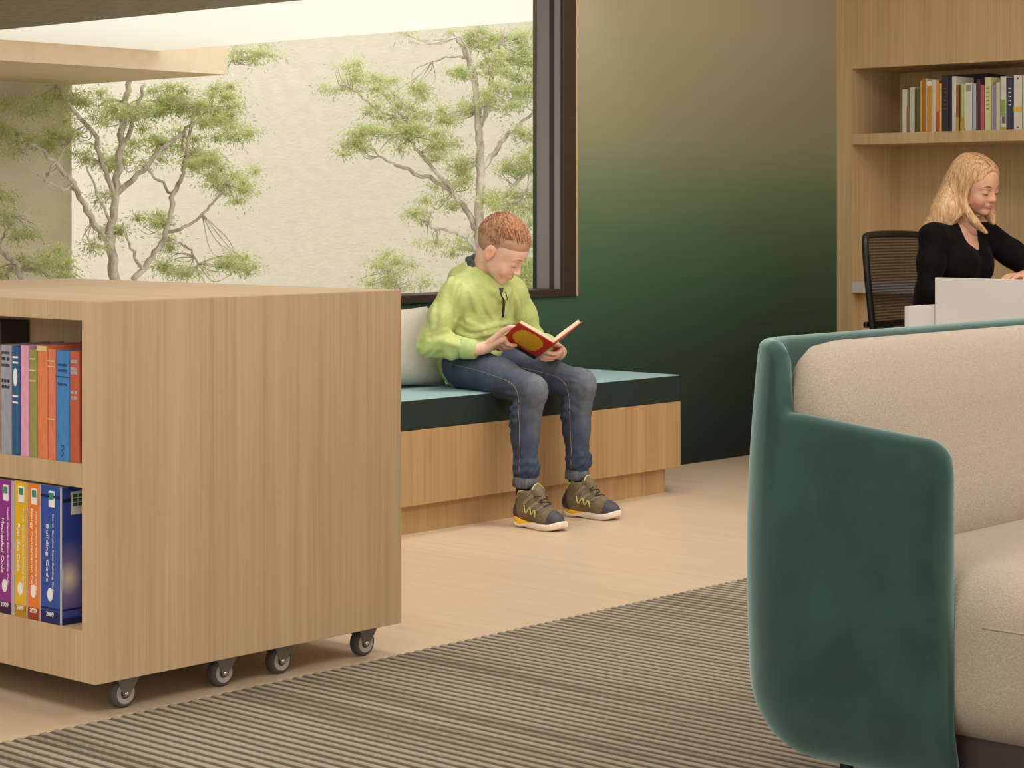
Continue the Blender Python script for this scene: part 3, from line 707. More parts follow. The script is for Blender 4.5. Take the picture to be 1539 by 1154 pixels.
def rbox(name, x0, x1, y0, y1, z0, z1, r, m, parent, seg=6, lean=0.0, crown=0.0, label=None):
    """soft box: subdivided, rounded by r, optionally leaning back and crowned"""
    cx_, cy_, cz_ = (x0 + x1) / 2, (y0 + y1) / 2, (z0 + z1) / 2; h = np.array([(x1 - x0) / 2, (y1 - y0) / 2, (z1 - z0) / 2])
    rr = np.minimum(r, h) if not np.isscalar(r) else np.minimum(np.array([r, r, r]), h)
    n = 18; V, Fc, idx = [], [], {}
    def vert(p):
        key = tuple(np.round(p, 5))
        if key in idx: return idx[key]
        q = np.asarray(p) * h; c = np.clip(q, -(h - rr), h - rr); d = (q - c) / np.maximum(rr, 1e-6); L_ = np.linalg.norm(d)
        if L_ > 1e-9: d = d / max(L_, 1e-9) * min(1, np.max(np.abs(d)))
        q = c + d * rr
        q[2] += crown * (1 - (q[0] / h[0]) ** 2) * (1 - (q[1] / h[1]) ** 2) * (1 if q[2] > 0 else 0)
        q[1] += lean * (q[2] + h[2])
        idx[key] = len(V); V.append((q[0] + cx_, q[1] + cy_, q[2] + cz_)); return idx[key]
    g = np.sin(np.linspace(-1, 1, n + 1) * math.pi / 2)
    for ax in range(3):
        for sd in (-1, 1):
            for i in range(n):
                for j in range(n):
                    q = []
                    for a, b in ((i, j), (i + 1, j), (i + 1, j + 1), (i, j + 1)):
                        p = [0, 0, 0]; p[ax] = sd; p[(ax + 1) % 3] = g[a]; p[(ax + 2) % 3] = g[b]; q.append(vert(p))
                    if sd < 0: q = q[::-1]
                    if len(set(q)) >= 3: Fc.append(list(dict.fromkeys(q)))
    o = mesh_obj(name, V, Fc, m, parent, True)
    if label: o['label'] = label
    return o
rbox('seat_cushion', 3.196, 4.452, 1.22, 2.25, 0.16, 0.462, (0.09, 0.16, 0.10), BOUCLE, SF, crown=0.006, label='beige woven seat cushion')
rbox('back_cushion', 3.205, 4.445, 2.035, 2.195, 0.42, 0.838, (0.12, 0.07, 0.13), BOUCLE, SF, lean=0.16, label='beige woven back cushion')
V_, F_ = tube_geo(smooth_path([(3.1975, y, 0.3745) for y in (1.80, 1.7, 1.5, 1.36)] + [(3.23, 1.262, 0.3745), (3.36, 1.2215, 0.3745), (3.8, 1.2205, 0.3745), (4.3, 1.2215, 0.3745)], 6), 0.0022, 6)
mesh_obj('seam_piping', V_, F_, BOUCLE, SF, True)
DKB = mat('dark_sofa_base', lin(62, 52, 44), rough=0.6)
box('base', 3.24, 4.42, 1.32, 2.16, 0.09, 0.20, DKB, SF, 0.01)
for lx, ly in ((3.290, 2.130), (4.35, 2.14), (3.33, 1.40), (4.32, 1.40)):
    bm = bmesh.new(); add_cyl(bm, (lx, ly, 0.0072), (lx, ly, 0.12), 0.011, 0.014, 16); bm_obj('leg', bm, BLACKP, SF, True)

# ================================================================== reception desk and chair
t = thing('reception_desk', 'white stepped reception desk in front of the seated woman', 'desk', (6.9, 3.4, 0))
box('front_panel', 6.846, 6.872, 2.2, 4.05, 0, 0.835, WHITE, t, 0.0015)
box('return_panel', 6.671, 7.60, 4.052, 4.072, 0, 0.734, WHITE, t, 0.0015)
box('worktop', 6.872, 7.42, 2.2, 4.05, 0.770, 0.795, WHITE, t, 0.0015)
box('drawer_pedestal', 7.0, 7.35, 2.3, 2.7, 0, 0.770, WHITE, t, 0.0015)

def office_chair():
    t = thing('office_chair', 'black mesh-back office chair behind the blonde woman', 'chair', (7.60, 4.45, 0))
    cx_, yb = 7.615, 4.675
    fr = mat('chair_frame', lin(26, 24, 23), rough=0.4)
    pts = []
    for (u, z) in ((-0.16, 0.50), (-0.195, 0.62), (-0.222, 0.80), (-0.232, 0.93), (-0.225, 0.965), (-0.19, 0.980), (0, 0.985), (0.19, 0.980), (0.225, 0.965), (0.232, 0.93), (0.222, 0.80), (0.195, 0.62), (0.16, 0.50)):
        pts.append((cx_ + u, yb + 0.10 * (z - 0.5) ** 1.0 * 0.6 + 0.02 - 0.03 * (u / 0.23) ** 2, z))
    P = smooth_path(pts + [pts[0]], 5)
    tube('back_frame', P, 0.0145, fr, t, 10)
    # mesh panel
    m = bpy.data.materials.new('chair_mesh'); m.use_nodes = True; nt = m.node_tree; L = nt.links.new; Pn = nt.nodes['Principled BSDF']
    Pn.inputs['Base Color'].default_value = lin(30, 24, 20); Pn.inputs['Roughness'].default_value = 0.7
    tc = nt.nodes.new('ShaderNodeTexCoord'); wv = nt.nodes.new('ShaderNodeTexWave'); wv.wave_type = 'BANDS'; wv.bands_direction = 'Z'; wv.inputs['Scale'].default_value = 26; wv.inputs['Distortion'].default_value = 0.2
    L(tc.outputs['Object'], wv.inputs[0])
    mr = nt.nodes.new('ShaderNodeMapRange'); mr.inputs['To Min'].default_value = 0.62; mr.inputs['To Max'].default_value = 0.9; L(wv.outputs['Fac'], mr.inputs['Value']); L(mr.outputs[0], Pn.inputs['Alpha'])
    V, Fc = [], []; n = 16
    for i in range(n + 1):
        z = 0.51 + (0.972 - 0.51) * i / n
        hw = np.interp(z, [0.5, 0.62, 0.80, 0.93, 0.965, 0.98], [0.16, 0.195, 0.222, 0.232, 0.222, 0.19])
        for j in range(n + 1):
            u = (j / n * 2 - 1) * hw; V.append((cx_ + u, yb + 0.06 * (z - 0.5) + 0.02 - 0.03 * (u / 0.23) ** 2, z))
    Fc = [(i * (n + 1) + j, i * (n + 1) + j + 1, (i + 1) * (n + 1) + j + 1, (i + 1) * (n + 1) + j) for i in range(n) for j in range(n)]
    mesh_obj('mesh_back', V, Fc, m, t, True)
    box('lumbar_bar', cx_ - 0.19, cx_ + 0.19, yb + 0.035, yb + 0.055, 0.60, 0.625, fr, t, 0.006)
    rbox('seat', cx_ - 0.24, cx_ + 0.24, 4.22, 4.66, 0.43, 0.50, (0.06, 0.06, 0.03), BLACKP, t)
    tube('back_post', smooth_path([(cx_, yb + 0.045, 0.62), (cx_, yb + 0.05, 0.50), (cx_, yb + 0.01, 0.42), (cx_, 4.50, 0.40)], 6), 0.02, fr, t)
    bm = bmesh.new(); add_cyl(bm, (cx_, 4.45, 0.12), (cx_, 4.45, 0.42), 0.025, 0.022, 16); bm_obj('gas_lift', bm, fr, t, True)
    for k in range(5):
        a = 2 * math.pi * k / 5 + 0.3; ex, ey = cx_ + 0.29 * math.cos(a), 4.45 + 0.29 * math.sin(a)
        lg = tube('base_leg', [(cx_, 4.45, 0.12), (cx_ + 0.15 * math.cos(a), 4.45 + 0.15 * math.sin(a), 0.10), (ex, ey, 0.075)], [0.024, 0.02, 0.015], fr, t)
        bm = bmesh.new(); lathe(bm, (ex, ey, 0.028), [(0.02, -0.02), (0.028, -0.014), (0.028, 0.014), (0.02, 0.02)], 18); bm_obj('castor', bm, fr, lg, True)
office_chair()

# ================================================================== outside the window
struct(box('ground', -5, 40, YW + 0.22, 45, -1.4, -1.2, mat('courtyard_paving', lin(205, 196, 178), lin(192, 182, 162), rough=0.95)))
o = box('courtyard_wall', 24.0, 24.4, 6, 45, -1.2, 7.5, STUCCO); tag(struct(o), 'tall cream stucco wall across the courtyard')
CN = translucent('white_canopy_sheet', (0.95, 0.94, 0.91, 1), 0.70)
o = box('eave', -5, 10.34, YW + 0.22, 45, 2.60, 2.72, CONC); tag(struct(o), 'dark rendered eave over the window')
o = box('canopy', 10.2, 14.73, YW + 0.22, 24.0, 2.842, 2.875, CN); tag(struct(o), 'white translucent canopy sheet over the courtyard')
bl = bpy.data.objects.new('annex', None); link(bl); bl.location = (10, 21.5, 0); tag(bl, 'stucco building with a deep beige overhang across the courtyard', 'building')
box('wall', 0, 15.70, 21.35, 34, -1.2, 6.5, mat('annex_render_shaded', lin(204, 194, 170), lin(196, 186, 162), scale=(3, 3, 7), rough=0.95, bump=0.4, bscale=(11, 11, 26), bdist=0.02), bl)  # darker copy of the stucco: the overhang's shade put into the colour
box('overhang', 0, 15.70, 18.43, 21.35, 2.628, 6.5, FASCIA, bl)  # upper part, out of view, made tall to shade the canopy

BARK = mat('gum_bark', lin(160, 148, 132), lin(222, 214, 202), scale=(9, 9, 3), rough=0.9, bump=0.3)
def leaf_mat():
    m = bpy.data.materials.new('gum_leaves'); m.use_nodes = True; nt = m.node_tree; L = nt.links.new; P = nt.nodes['Principled BSDF']
    at = nt.nodes.new('ShaderNodeAttribute'); at.attribute_name = 'tone'
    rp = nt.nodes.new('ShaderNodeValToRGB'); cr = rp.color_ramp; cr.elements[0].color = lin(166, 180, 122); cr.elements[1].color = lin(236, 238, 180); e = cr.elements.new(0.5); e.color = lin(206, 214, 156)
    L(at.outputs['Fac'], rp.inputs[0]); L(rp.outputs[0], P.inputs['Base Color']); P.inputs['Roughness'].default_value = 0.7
    tr = nt.nodes.new('ShaderNodeBsdfTranslucent'); L(rp.outputs[0], tr.inputs[0]); mx = nt.nodes.new('ShaderNodeMixShader'); mx.inputs[0].default_value = 0.5
    out = nt.nodes['Material Output']; L(P.outputs[0], mx.inputs[1]); L(tr.outputs[0], mx.inputs[2]); L(mx.outputs[0], out.inputs[0]); return m
LEAF = leaf_mat()
def gum_tree(label, base, limbs, clumps, D, dens=1.0, seed=1, dmap=None):
    """limbs: list of [(px, py, radius px)...]; clumps: (px, py, rx, ry). D is the tree's distance; depth varies about it"""
    g = np.random.default_rng(seed)
    def pos(x, y, off=0.0):
        d = (dmap(x) if dmap else D) + off
        return np.array(at_d(x, y, d))
    t = thing('gum_tree', label, 'tree', tuple(base))
    parts = []; ends = []
    for li, limb in enumerate(limbs):
        o1 = g.uniform(-0.5, 0.5) if li else 0.0
        P = [pos(x, y, o1 * k / max(1, len(limb) - 1)) for k, (x, y, r) in enumerate(limb)]
        R_ = [r * D / FPX for _, _, r in limb]
        Q = smooth_path(P, 6); rad = np.interp(np.linspace(0, 1, len(Q)), np.linspace(0, 1, len(R_)), R_)
        Q[1:-1] += g.normal(0, 0.012, Q[1:-1].shape)
        if li == 0: Q = np.vstack([np.array(base)[None], Q]); rad = np.concatenate([[rad[0] * 1.25], rad])
        parts.append(tube_geo(Q, rad, 7)); ends.append(Q)
    allq = np.vstack(ends)
    LV, LF, tone = [], [], []
    for (x, y, rx, ry) in clumps:
        off = g.uniform(-0.45, 0.45); c = pos(x, y, off); px = FPX / D
        # twigs from the nearest limb point into the clump
        j = np.argmin(np.linalg.norm(allq - c, axis=1)); root = allq[j]
        a3 = np.array([rx / px, rx / px, ry / px])
        for _ in range(4 + int(rx / 14)):
            tip = c + g.normal(0, 0.45, 3) * a3; mid = (root + tip) / 2 + g.normal(0, 0.06, 3) + np.array([0, 0, -0.04])
            parts.append(tube_geo(smooth_path([root, mid, tip], 4), np.linspace(0.009, 0.003, 9), 4))
        n = int(dens * 26 * rx * ry / 10)
        sub = [c + g.normal(0, 0.56, 3) * a3 for _ in range(max(5, int(rx * ry / 90)))]
        sr = [g.uniform(0.10, 0.20) for _ in sub]; st = [g.uniform(-0.15, 0.15) for _ in sub]
        for _ in range(n):
            k = g.integers(len(sub)); v = g.normal(0, 1, 3); v /= np.linalg.norm(v); rr = sr[k] * abs(g.normal(0, 0.75))
            p = sub[k] + v * rr * np.array([1.15, 1.15, 0.62])
            ln = g.uniform(0.030, 0.065); wdt = ln * 0.13
            d = v * 0.7 + g.normal(0, 0.5, 3) + np.array([0, 0, -0.35]); d /= np.linalg.norm(d)
            u = np.cross(d, g.normal(0, 1, 3)); u /= np.linalg.norm(u) + 1e-9
            b = len(LV); LV += [p, p + d * ln * 0.5 + u * wdt, p + d * ln, p + d * ln * 0.5 - u * wdt]; LF.append((b, b + 1, b + 2, b + 3))
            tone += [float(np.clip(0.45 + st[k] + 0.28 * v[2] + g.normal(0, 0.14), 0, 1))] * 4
    V, Fc = merge_geo(parts); mesh_obj('trunk_and_branches', V, Fc, BARK, t, True)
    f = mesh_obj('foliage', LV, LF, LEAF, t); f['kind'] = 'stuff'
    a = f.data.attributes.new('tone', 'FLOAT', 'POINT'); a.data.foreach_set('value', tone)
lt_limbs = [[(170, 470, 10), (170, 400, 8), (167, 360, 7), (176, 290, 6), (180, 230, 5.5), (190, 150, 5), (196, 110, 4)],
  [(168, 372, 6), (140, 335, 5), (112, 280, 4.2), (90, 252, 3.4), (60, 225, 2.4), (30, 205, 1.5)], [(176, 290, 5), (215, 255, 4), (240, 225, 3.4), (280, 195, 2.6), (320, 160, 1.6)],
  [(172, 300, 4.5), (160, 260, 4), (140, 200, 3.4), (105, 160, 3), (85, 128, 2.4)], [(180, 230, 4), (200, 180, 3.4), (218, 125, 2.4)],
  [(200, 420, 5), (225, 392, 4.6), (250, 350, 4.2), (262, 290, 4), (275, 262, 3.2), (285, 200, 2.4), (300, 150, 1.6)], [(252, 348, 3.2), (290, 335, 2.4), (320, 305, 2), (345, 270, 1.3)],
  [(215, 408, 3), (200, 380, 2.2), (185, 335, 1.4)], [(240, 368, 2.4), (270, 366, 2), (292, 385, 1.6), (300, 418, 1.2)], [(112, 285, 2.6), (85, 280, 2), (55, 262, 1.2)], [(170, 340, 2.4), (150, 300, 2), (130, 250, 1.5)],
  [(90, 250, 2.4), (70, 262, 1.8), (105, 215, 1.2)], [(262, 290, 2.4), (230, 262, 2), (215, 240, 1.3)], [(340, 112, 1.6), (347, 88, 1.5), (352, 72, 1.2)]]
lt_clumps = [(40, 205, 38, 16), (55, 150, 36, 22), (90, 195, 34, 14), (110, 205, 22, 14), (150, 150, 34, 22), (175, 175, 26, 18), (215, 160, 30, 24), (265, 150, 44, 26), (335, 150, 40, 30), (345, 200, 34, 20), (300, 170, 36, 20),
  (190, 240, 40, 20), (240, 220, 34, 22), (285, 225, 30, 20), (300, 245, 34, 18), (340, 255, 36, 14), (350, 285, 28, 18), (325, 275, 22, 12), (165, 345, 24, 12), (230, 335, 28, 16), (250, 395, 26, 24), (275, 410, 22, 14), (355, 405, 34, 14), (360, 390, 22, 12), (150, 295, 14, 10),
  (375, 80, 30, 10), (400, 78, 16, 8), (20, 225, 20, 12), (130, 235, 20, 10), (145, 370, 14, 12)]
gum_tree('slender gum tree left of the picture, in front of the overhang building', (15.95, 21.0, -1.2), lt_limbs, lt_clumps, 25.6, 1.0, 3, dmap=lambda x: float(np.interp(x, [0, 90, 175, 400], [24.2, 24.9, 25.9, 26.2])))
gum_tree('small gum tree low at the left edge beside the shaded wall', (13.7, 19.6, -1.2), [[(40, 470, 5), (30, 405, 4.5), (10, 385, 3.6), (-10, 365, 2.6), (-25, 330, 1.8)], [(30, 405, 3), (60, 395, 2), (75, 385, 1.4)], [(0, 375, 2.4), (10, 345, 1.6), (25, 325, 1)]],
  [(5, 295, 26, 12), (15, 330, 24, 12), (52, 352, 24, 10), (70, 385, 26, 14), (85, 400, 24, 16), (55, 400, 22, 12), (10, 410, 16, 10), (-15, 300, 20, 14), (95, 412, 16, 8)], 23.6, 0.9, 5)
rt_limbs = [[(722, 470, 8), (722, 400, 7.4), (720, 330, 7), (722, 260, 6.4), (720, 200, 6), (717, 140, 5), (704, 90, 4), (682, 50, 2.6)],
  [(718, 345, 5), (700, 315, 4.4), (675, 285, 4), (640, 265, 3.4), (600, 250, 2.6), (570, 235, 1.6)], [(722, 260, 4.6), (745, 225, 4), (765, 200, 3.2), (790, 180, 2.4), (815, 160, 1.6)],
  [(722, 190, 4.4), (735, 140, 4), (742, 90, 3), (760, 40, 2)], [(680, 288, 3), (640, 240, 3), (620, 215, 2.4), (612, 180, 1.5)], [(612, 180, 2), (575, 170, 1.8), (550, 150, 1.6), (520, 128, 1)],
  [(724, 300, 4), (755, 300, 3.4), (785, 265, 2.8), (825, 240, 1.8)], [(722, 380, 3.4), (690, 350, 2.6), (660, 345, 1.8), (635, 330, 1.2)], [(704, 88, 2), (680, 85, 1.6), (650, 92, 1)], [(717, 130, 3), (705, 80, 2.4), (690, 55, 1.6)], [(735, 330, 2.6), (765, 310, 2), (790, 290, 1.4)]]
rt_clumps = [(525, 110, 24, 14), (508, 128, 18, 12), (555, 118, 20, 12), (575, 135, 26, 14), (620, 135, 30, 14), (625, 165, 34, 16), (590, 170, 28, 16), (560, 205, 32, 14), (600, 210, 34, 20), (535, 215, 24, 14), (640, 190, 30, 14), (665, 215, 34, 22),
  (690, 245, 26, 14), (700, 165, 26, 14), (680, 175, 24, 10), (735, 160, 22, 10), (660, 300, 24, 14), (640, 320, 22, 12), (655, 365, 14, 8), (690, 270, 24, 12), (730, 100, 26, 12), (690, 110, 18, 12), (700, 55, 24, 14), (745, 60, 34, 20), (780, 60, 34, 26),
  (790, 110, 34, 26), (770, 100, 26, 16), (770, 150, 34, 16), (800, 150, 30, 18), (795, 200, 28, 16), (790, 245, 28, 14), (755, 255, 26, 12), (770, 300, 28, 16), (740, 300, 24, 16), (790, 310, 24, 14), (710, 370, 24, 16), (800, 360, 30, 20), (800, 400, 34, 22), (780, 420, 30, 16), (820, 100, 26, 24), (820, 230, 26, 20), (608, 50, 9, 6), (735, 345, 20, 12)]
gum_tree('tall gum tree behind the boy, seen through the window', (19.25, 17.75, -1.2), rt_limbs, rt_clumps, 26.2, 1.0, 9)
gum_tree('low gum sapling right of the bookcase against the cream wall', (18.0, 19.0, -1.2), [[(600, 470, 3), (596, 440, 2.6), (590, 415, 1.8), (580, 400, 1.2)]], [(575, 400, 26, 12), (600, 395, 26, 12), (590, 418, 34, 12), (560, 425, 16, 8), (625, 425, 16, 10)], 26.0, 0.8, 12)
# ================================================================== sculpting with smooth distance fields
class Field:
    def __init__(self, lo, hi, vox):
        self.lo = np.array(lo, float); self.v = vox
        self.n = np.ceil((np.array(hi) - self.lo) / vox).astype(int) + 1
        self.a = np.full(self.n, 1.0, np.float32)
    def _win(self, lo, hi):
        i0 = np.maximum(0, np.floor((lo - self.lo) / self.v).astype(int)); i1 = np.minimum(self.n, np.ceil((hi - self.lo) / self.v).astype(int) + 1)
        if (i1 <= i0).any(): return None, None
        ax = [(self.lo[k] + self.v * np.arange(i0[k], i1[k])).astype(np.float32) for k in range(3)]
        return tuple(slice(i0[k], i1[k]) for k in range(3)), (ax[0][:, None, None], ax[1][None, :, None], ax[2][None, None, :])
    def _mix(self, sl, d, k, sub):
        a = self.a[sl]
        if sub:                                           # smooth subtraction
            b = -d; h = np.maximum(k - np.abs(a - b), 0) / max(k, 1e-6); self.a[sl] = np.maximum(a, b) + h * h * k * 0.25
        else:
            h = np.maximum(k - np.abs(a - d), 0) / max(k, 1e-6); self.a[sl] = np.minimum(a, d) - h * h * k * 0.25
    def cone(self, p0, p1, r0, r1=None, k=0.01, sub=False):
        r1 = r0 if r1 is None else r1; p0 = np.array(p0, float); p1 = np.array(p1, float); m = max(r0, r1) + k + 3 * self.v
        sl, g = self._win(np.minimum(p0, p1) - m, np.maximum(p0, p1) + m)
        if sl is None: return self
        d = p1 - p0; L2 = max(d.dot(d), 1e-12)
        t = np.clip(((g[0] - p0[0]) * d[0] + (g[1] - p0[1]) * d[1] + (g[2] - p0[2]) * d[2]) / L2, 0, 1)
        q = np.sqrt((g[0] - p0[0] - t * d[0]) ** 2 + (g[1] - p0[1] - t * d[1]) ** 2 + (g[2] - p0[2] - t * d[2]) ** 2) - (r0 + (r1 - r0) * t)
        self._mix(sl, q.astype(np.float32), k, sub); return self
    def path(self, pts, rad, k=0.01, sub=False):
        for i in range(len(pts) - 1):
            r0 = rad if np.isscalar(rad) else rad[i]; r1 = rad if np.isscalar(rad) else rad[i + 1]; self.cone(pts[i], pts[i + 1], r0, r1, k, sub)
        return self
    def ell(self, c, r, M=None, k=0.01, sub=False):
        c = np.array(c, float); r = np.array(r, float); M = np.eye(3) if M is None else np.array(M); m = r.max() + k + 3 * self.v
        sl, g = self._win(c - m, c + m)
        if sl is None: return self
        x, y, z = g[0] - c[0], g[1] - c[1], g[2] - c[2]
        l = [M[0, i] * x + M[1, i] * y + M[2, i] * z for i in range(3)]     # columns of M are the local axes
        k0 = np.sqrt(sum((l[i] / r[i]) ** 2 for i in range(3))); k1 = np.sqrt(sum((l[i] / r[i] ** 2) ** 2 for i in range(3))) + 1e-9
        self._mix(sl, (k0 * (k0 - 1) / k1).astype(np.float32), k, sub); return self
    def mesh(self):
        a = self.a; n = a.shape; s = a < 0
        cnt = np.zeros(np.array(n) - 1, np.int16)
        for i in (0, 1):
            for j in (0, 1):
                for k in (0, 1): cnt += s[i:n[0] - 1 + i, j:n[1] - 1 + j, k:n[2] - 1 + k]
        cell = np.argwhere((cnt > 0) & (cnt < 8)); idx = np.full(cnt.shape, -1, np.int64); idx[tuple(cell.T)] = np.arange(len(cell))
        acc = np.zeros((len(cell), 3)); num = np.zeros(len(cell))
        C = [(i, j, k) for i in (0, 1) for j in (0, 1) for k in (0, 1)]
        val = {c: a[cell[:, 0] + c[0], cell[:, 1] + c[1], cell[:, 2] + c[2]].astype(float) for c in C}
        for c in C:
            for ax in range(3):
                if c[ax]: continue
                e = list(c); e[ax] = 1; e = tuple(e); A, B = val[c], val[e]; x = (A < 0) != (B < 0); t = np.where(x, A / np.where(x, A - B, 1), 0)
                p = np.array(c, float)[None].repeat(len(cell), 0); p[:, ax] = t; acc[x] += p[x]; num[x] += 1
        V = (cell + acc / num[:, None]) * self.v + self.lo
        Fs = []
        for ax in range(3):
            b, c = (ax + 1) % 3, (ax + 2) % 3
            s0 = [slice(None)] * 3; s1 = [slice(None)] * 3; s0[ax] = slice(0, n[ax] - 1); s1[ax] = slice(1, n[ax])
            for d in (b, c): s0[d] = slice(1, n[d] - 1); s1[d] = slice(1, n[d] - 1)
            A, B = s[tuple(s0)], s[tuple(s1)]
            for fl in (0, 1):
                E = np.argwhere((A & ~B) if fl == 0 else (~A & B))
                if not len(E): continue
                off = np.zeros(3, int); off[b] = 1; off[c] = 1; E = E + off
                q = []
                for db, dc in ((-1, -1), (0, -1), (0, 0), (-1, 0)):
                    w_ = E.copy(); w_[:, b] += db; w_[:, c] += dc; q.append(idx[tuple(w_.T)])
                q = np.stack(q, 1); Fs.append(q if fl == 0 else q[:, ::-1])
        return V, np.vstack(Fs)
def field_obj(name, F_, m, parent=None, relax=1, disp=None, color=None, label=None):
    V, Q = F_.mesh()
    for _ in range(relax):                                # light Laplacian smoothing
        acc = np.zeros_like(V); num = np.zeros(len(V))
        for i in range(4):
            j = (i + 1) % 4
            np.add.at(acc, Q[:, i], V[Q[:, j]]); np.add.at(num, Q[:, i], 1); np.add.at(acc, Q[:, j], V[Q[:, i]]); np.add.at(num, Q[:, j], 1)
        V = V * 0.5 + 0.5 * acc / num[:, None]
    if disp is not None:
        fn = np.cross(V[Q[:, 2]] - V[Q[:, 0]], V[Q[:, 3]] - V[Q[:, 1]]); N = np.zeros_like(V)
        for i in range(4): np.add.at(N, Q[:, i], fn)
        N /= np.linalg.norm(N, axis=1)[:, None] + 1e-12; V = V + N * disp(V)[:, None]
    me = bpy.data.meshes.new(name); me.vertices.add(len(V)); me.vertices.foreach_set('co', V.ravel().astype(np.float32))
    me.loops.add(Q.size); me.loops.foreach_set('vertex_index', Q.ravel().astype(np.int32)); me.polygons.add(len(Q)); me.polygons.foreach_set('loop_start', np.arange(0, Q.size, 4, dtype=np.int32))
    me.update(calc_edges=True); me.validate(); me.polygons.foreach_set('use_smooth', [True] * len(me.polygons))
    if color is not None:
        a = me.color_attributes.new('tint', 'FLOAT_COLOR', 'POINT'); c = np.ones((len(V), 4), np.float32); c[:, :3] = color(V); a.data.foreach_set('color', c.ravel())
    if parent is not None: me.transform(chain(parent))
    me.materials.append(m); o = bpy.data.objects.new(name, me); link(o, parent)
    if label: o['label'] = label
    return o
def blob(V, c, r): return np.exp(-np.sum(((V - np.array(c)) / r) ** 2, axis=1))
class Frame:
    """local axes: x = the person's left, y = forward (face), z = up"""
    def __init__(self, o, yaw=0.0, pitch=0.0, roll=0.0, base=-math.pi / 2, s=1.0):
        M = Matrix.Rotation(base - math.pi / 2 + yaw, 3, 'Z') @ Matrix.Rotation(pitch, 3, 'X') @ Matrix.Rotation(roll, 3, 'Y')
        # columns: +X -> person's right for a y-forward frame, so flip it to the left
        self.M = np.array(M); self.o = np.array(o, float); self.s = s
    def p(self, x, y, z): return self.o + self.s * (self.M @ np.array([-x, y, z], float))
    def inv(self, V):
        q = (V - self.o) @ self.M / self.s; q[:, 0] *= -1; return q
def head(F_, fr, child=True, mouth=True):
    s = fr.s; p = fr.p; M = fr.M; E = lambda c, r, k=0.01, sub=False: F_.ell(p(*c), np.array(r) * s, M, k * s, sub); Cn = lambda a, b, r0, r1, k=0.01, sub=False: F_.cone(p(*a), p(*b), r0 * s, r1 * s, k * s, sub)
    E((0, -0.016, 0.030), (0.073, 0.093, 0.080), 0.02)                   # cranium
    E((0, 0.034, 0.020), (0.062, 0.056, 0.062), 0.03)                    # forehead
    E((0, 0.030, -0.038), (0.055, 0.055, 0.054), 0.025)                   # midface
    Cn((0.045, 0.0, -0.052), (0.012, 0.060, -0.088), 0.014, 0.012, 0.025); Cn((-0.045, 0.0, -0.052), (-0.012, 0.060, -0.088), 0.014, 0.012, 0.025)
    E((0, 0.068, -0.091), (0.016, 0.012, 0.011), 0.014)                  # chin
    for sx in (1, -1):
        E((sx * 0.034, 0.060, -0.042), (0.021, 0.018, 0.021), 0.022)     # cheek
        E((sx * 0.031, 0.092, -0.006), (0.017, 0.014, 0.011), 0.014, True)   # socket
        E((sx * 0.031, 0.0725, -0.007), (0.0155, 0.0135, 0.0125), 0.005)   # lid over the eyeball
        Cn((sx * 0.014, 0.083, 0.0125), (sx * 0.046, 0.072, 0.0120), 0.0055, 0.004, 0.012)     # brow
    Cn((0, 0.083, 0.004), (0, 0.099, -0.034), 0.0062, 0.0088, 0.012)     # nose ridge
    E((0, 0.099, -0.035), (0.0095, 0.009, 0.0078), 0.006)
    for sx in (1, -1):
        E((sx * 0.0095, 0.0915, -0.0375), (0.0062, 0.0075, 0.0062), 0.005)
        E((sx * 0.0052, 0.0955, -0.0435), (0.0026, 0.0042, 0.0030), 0.003, True)
    E((0, 0.079, -0.0590), (0.020, 0.009, 0.0115), 0.010)                # muzzle
    E((0, 0.0885, -0.0580), (0.0165, 0.0044, 0.0036), 0.004); E((0, 0.0868, -0.0662), (0.0145, 0.0046, 0.0040), 0.004)   # lips
    E((0, 0.0945, -0.0624), (0.018, 0.0048, 0.0013), 0.003, True)        # line between the lips
    for sx in (1, -1):                                                    # ears
        E((sx * 0.0735, -0.008, -0.016), (0.0065, 0.0175, 0.0295), 0.006)
        E((sx * 0.0765, -0.014, -0.012), (0.0060, 0.0165, 0.0265), 0.004)
        E((sx * 0.0840, -0.006, -0.012), (0.0075, 0.0098, 0.0175), 0.003, True)
def head_tint(V, fr, lips=(1.0, 0.66, 0.62), blush=(1.0, 0.84, 0.80)):
    q = fr.inv(V); T = np.ones((len(V), 3))
    def put(c, r, col, amt=1.0):
        w_ = (amt * np.exp(-np.sum(((q - np.array(c)) / np.array(r)) ** 2, axis=1)))[:, None]; T[:] = T * (1 - w_) + T * np.array(col) * w_
    put((0, 0.088, -0.0625), (0.015, 0.012, 0.0070), lips)
    for sx in (1, -1):
        put((sx * 0.040, 0.065, -0.040), (0.02, 0.03, 0.02), blush); put((sx * 0.078, -0.01, -0.015), (0.012, 0.022, 0.032), (1.0, 0.74, 0.68))
    put((0, 0.10, -0.035), (0.012, 0.012, 0.010), (1.0, 0.86, 0.82))
    return T
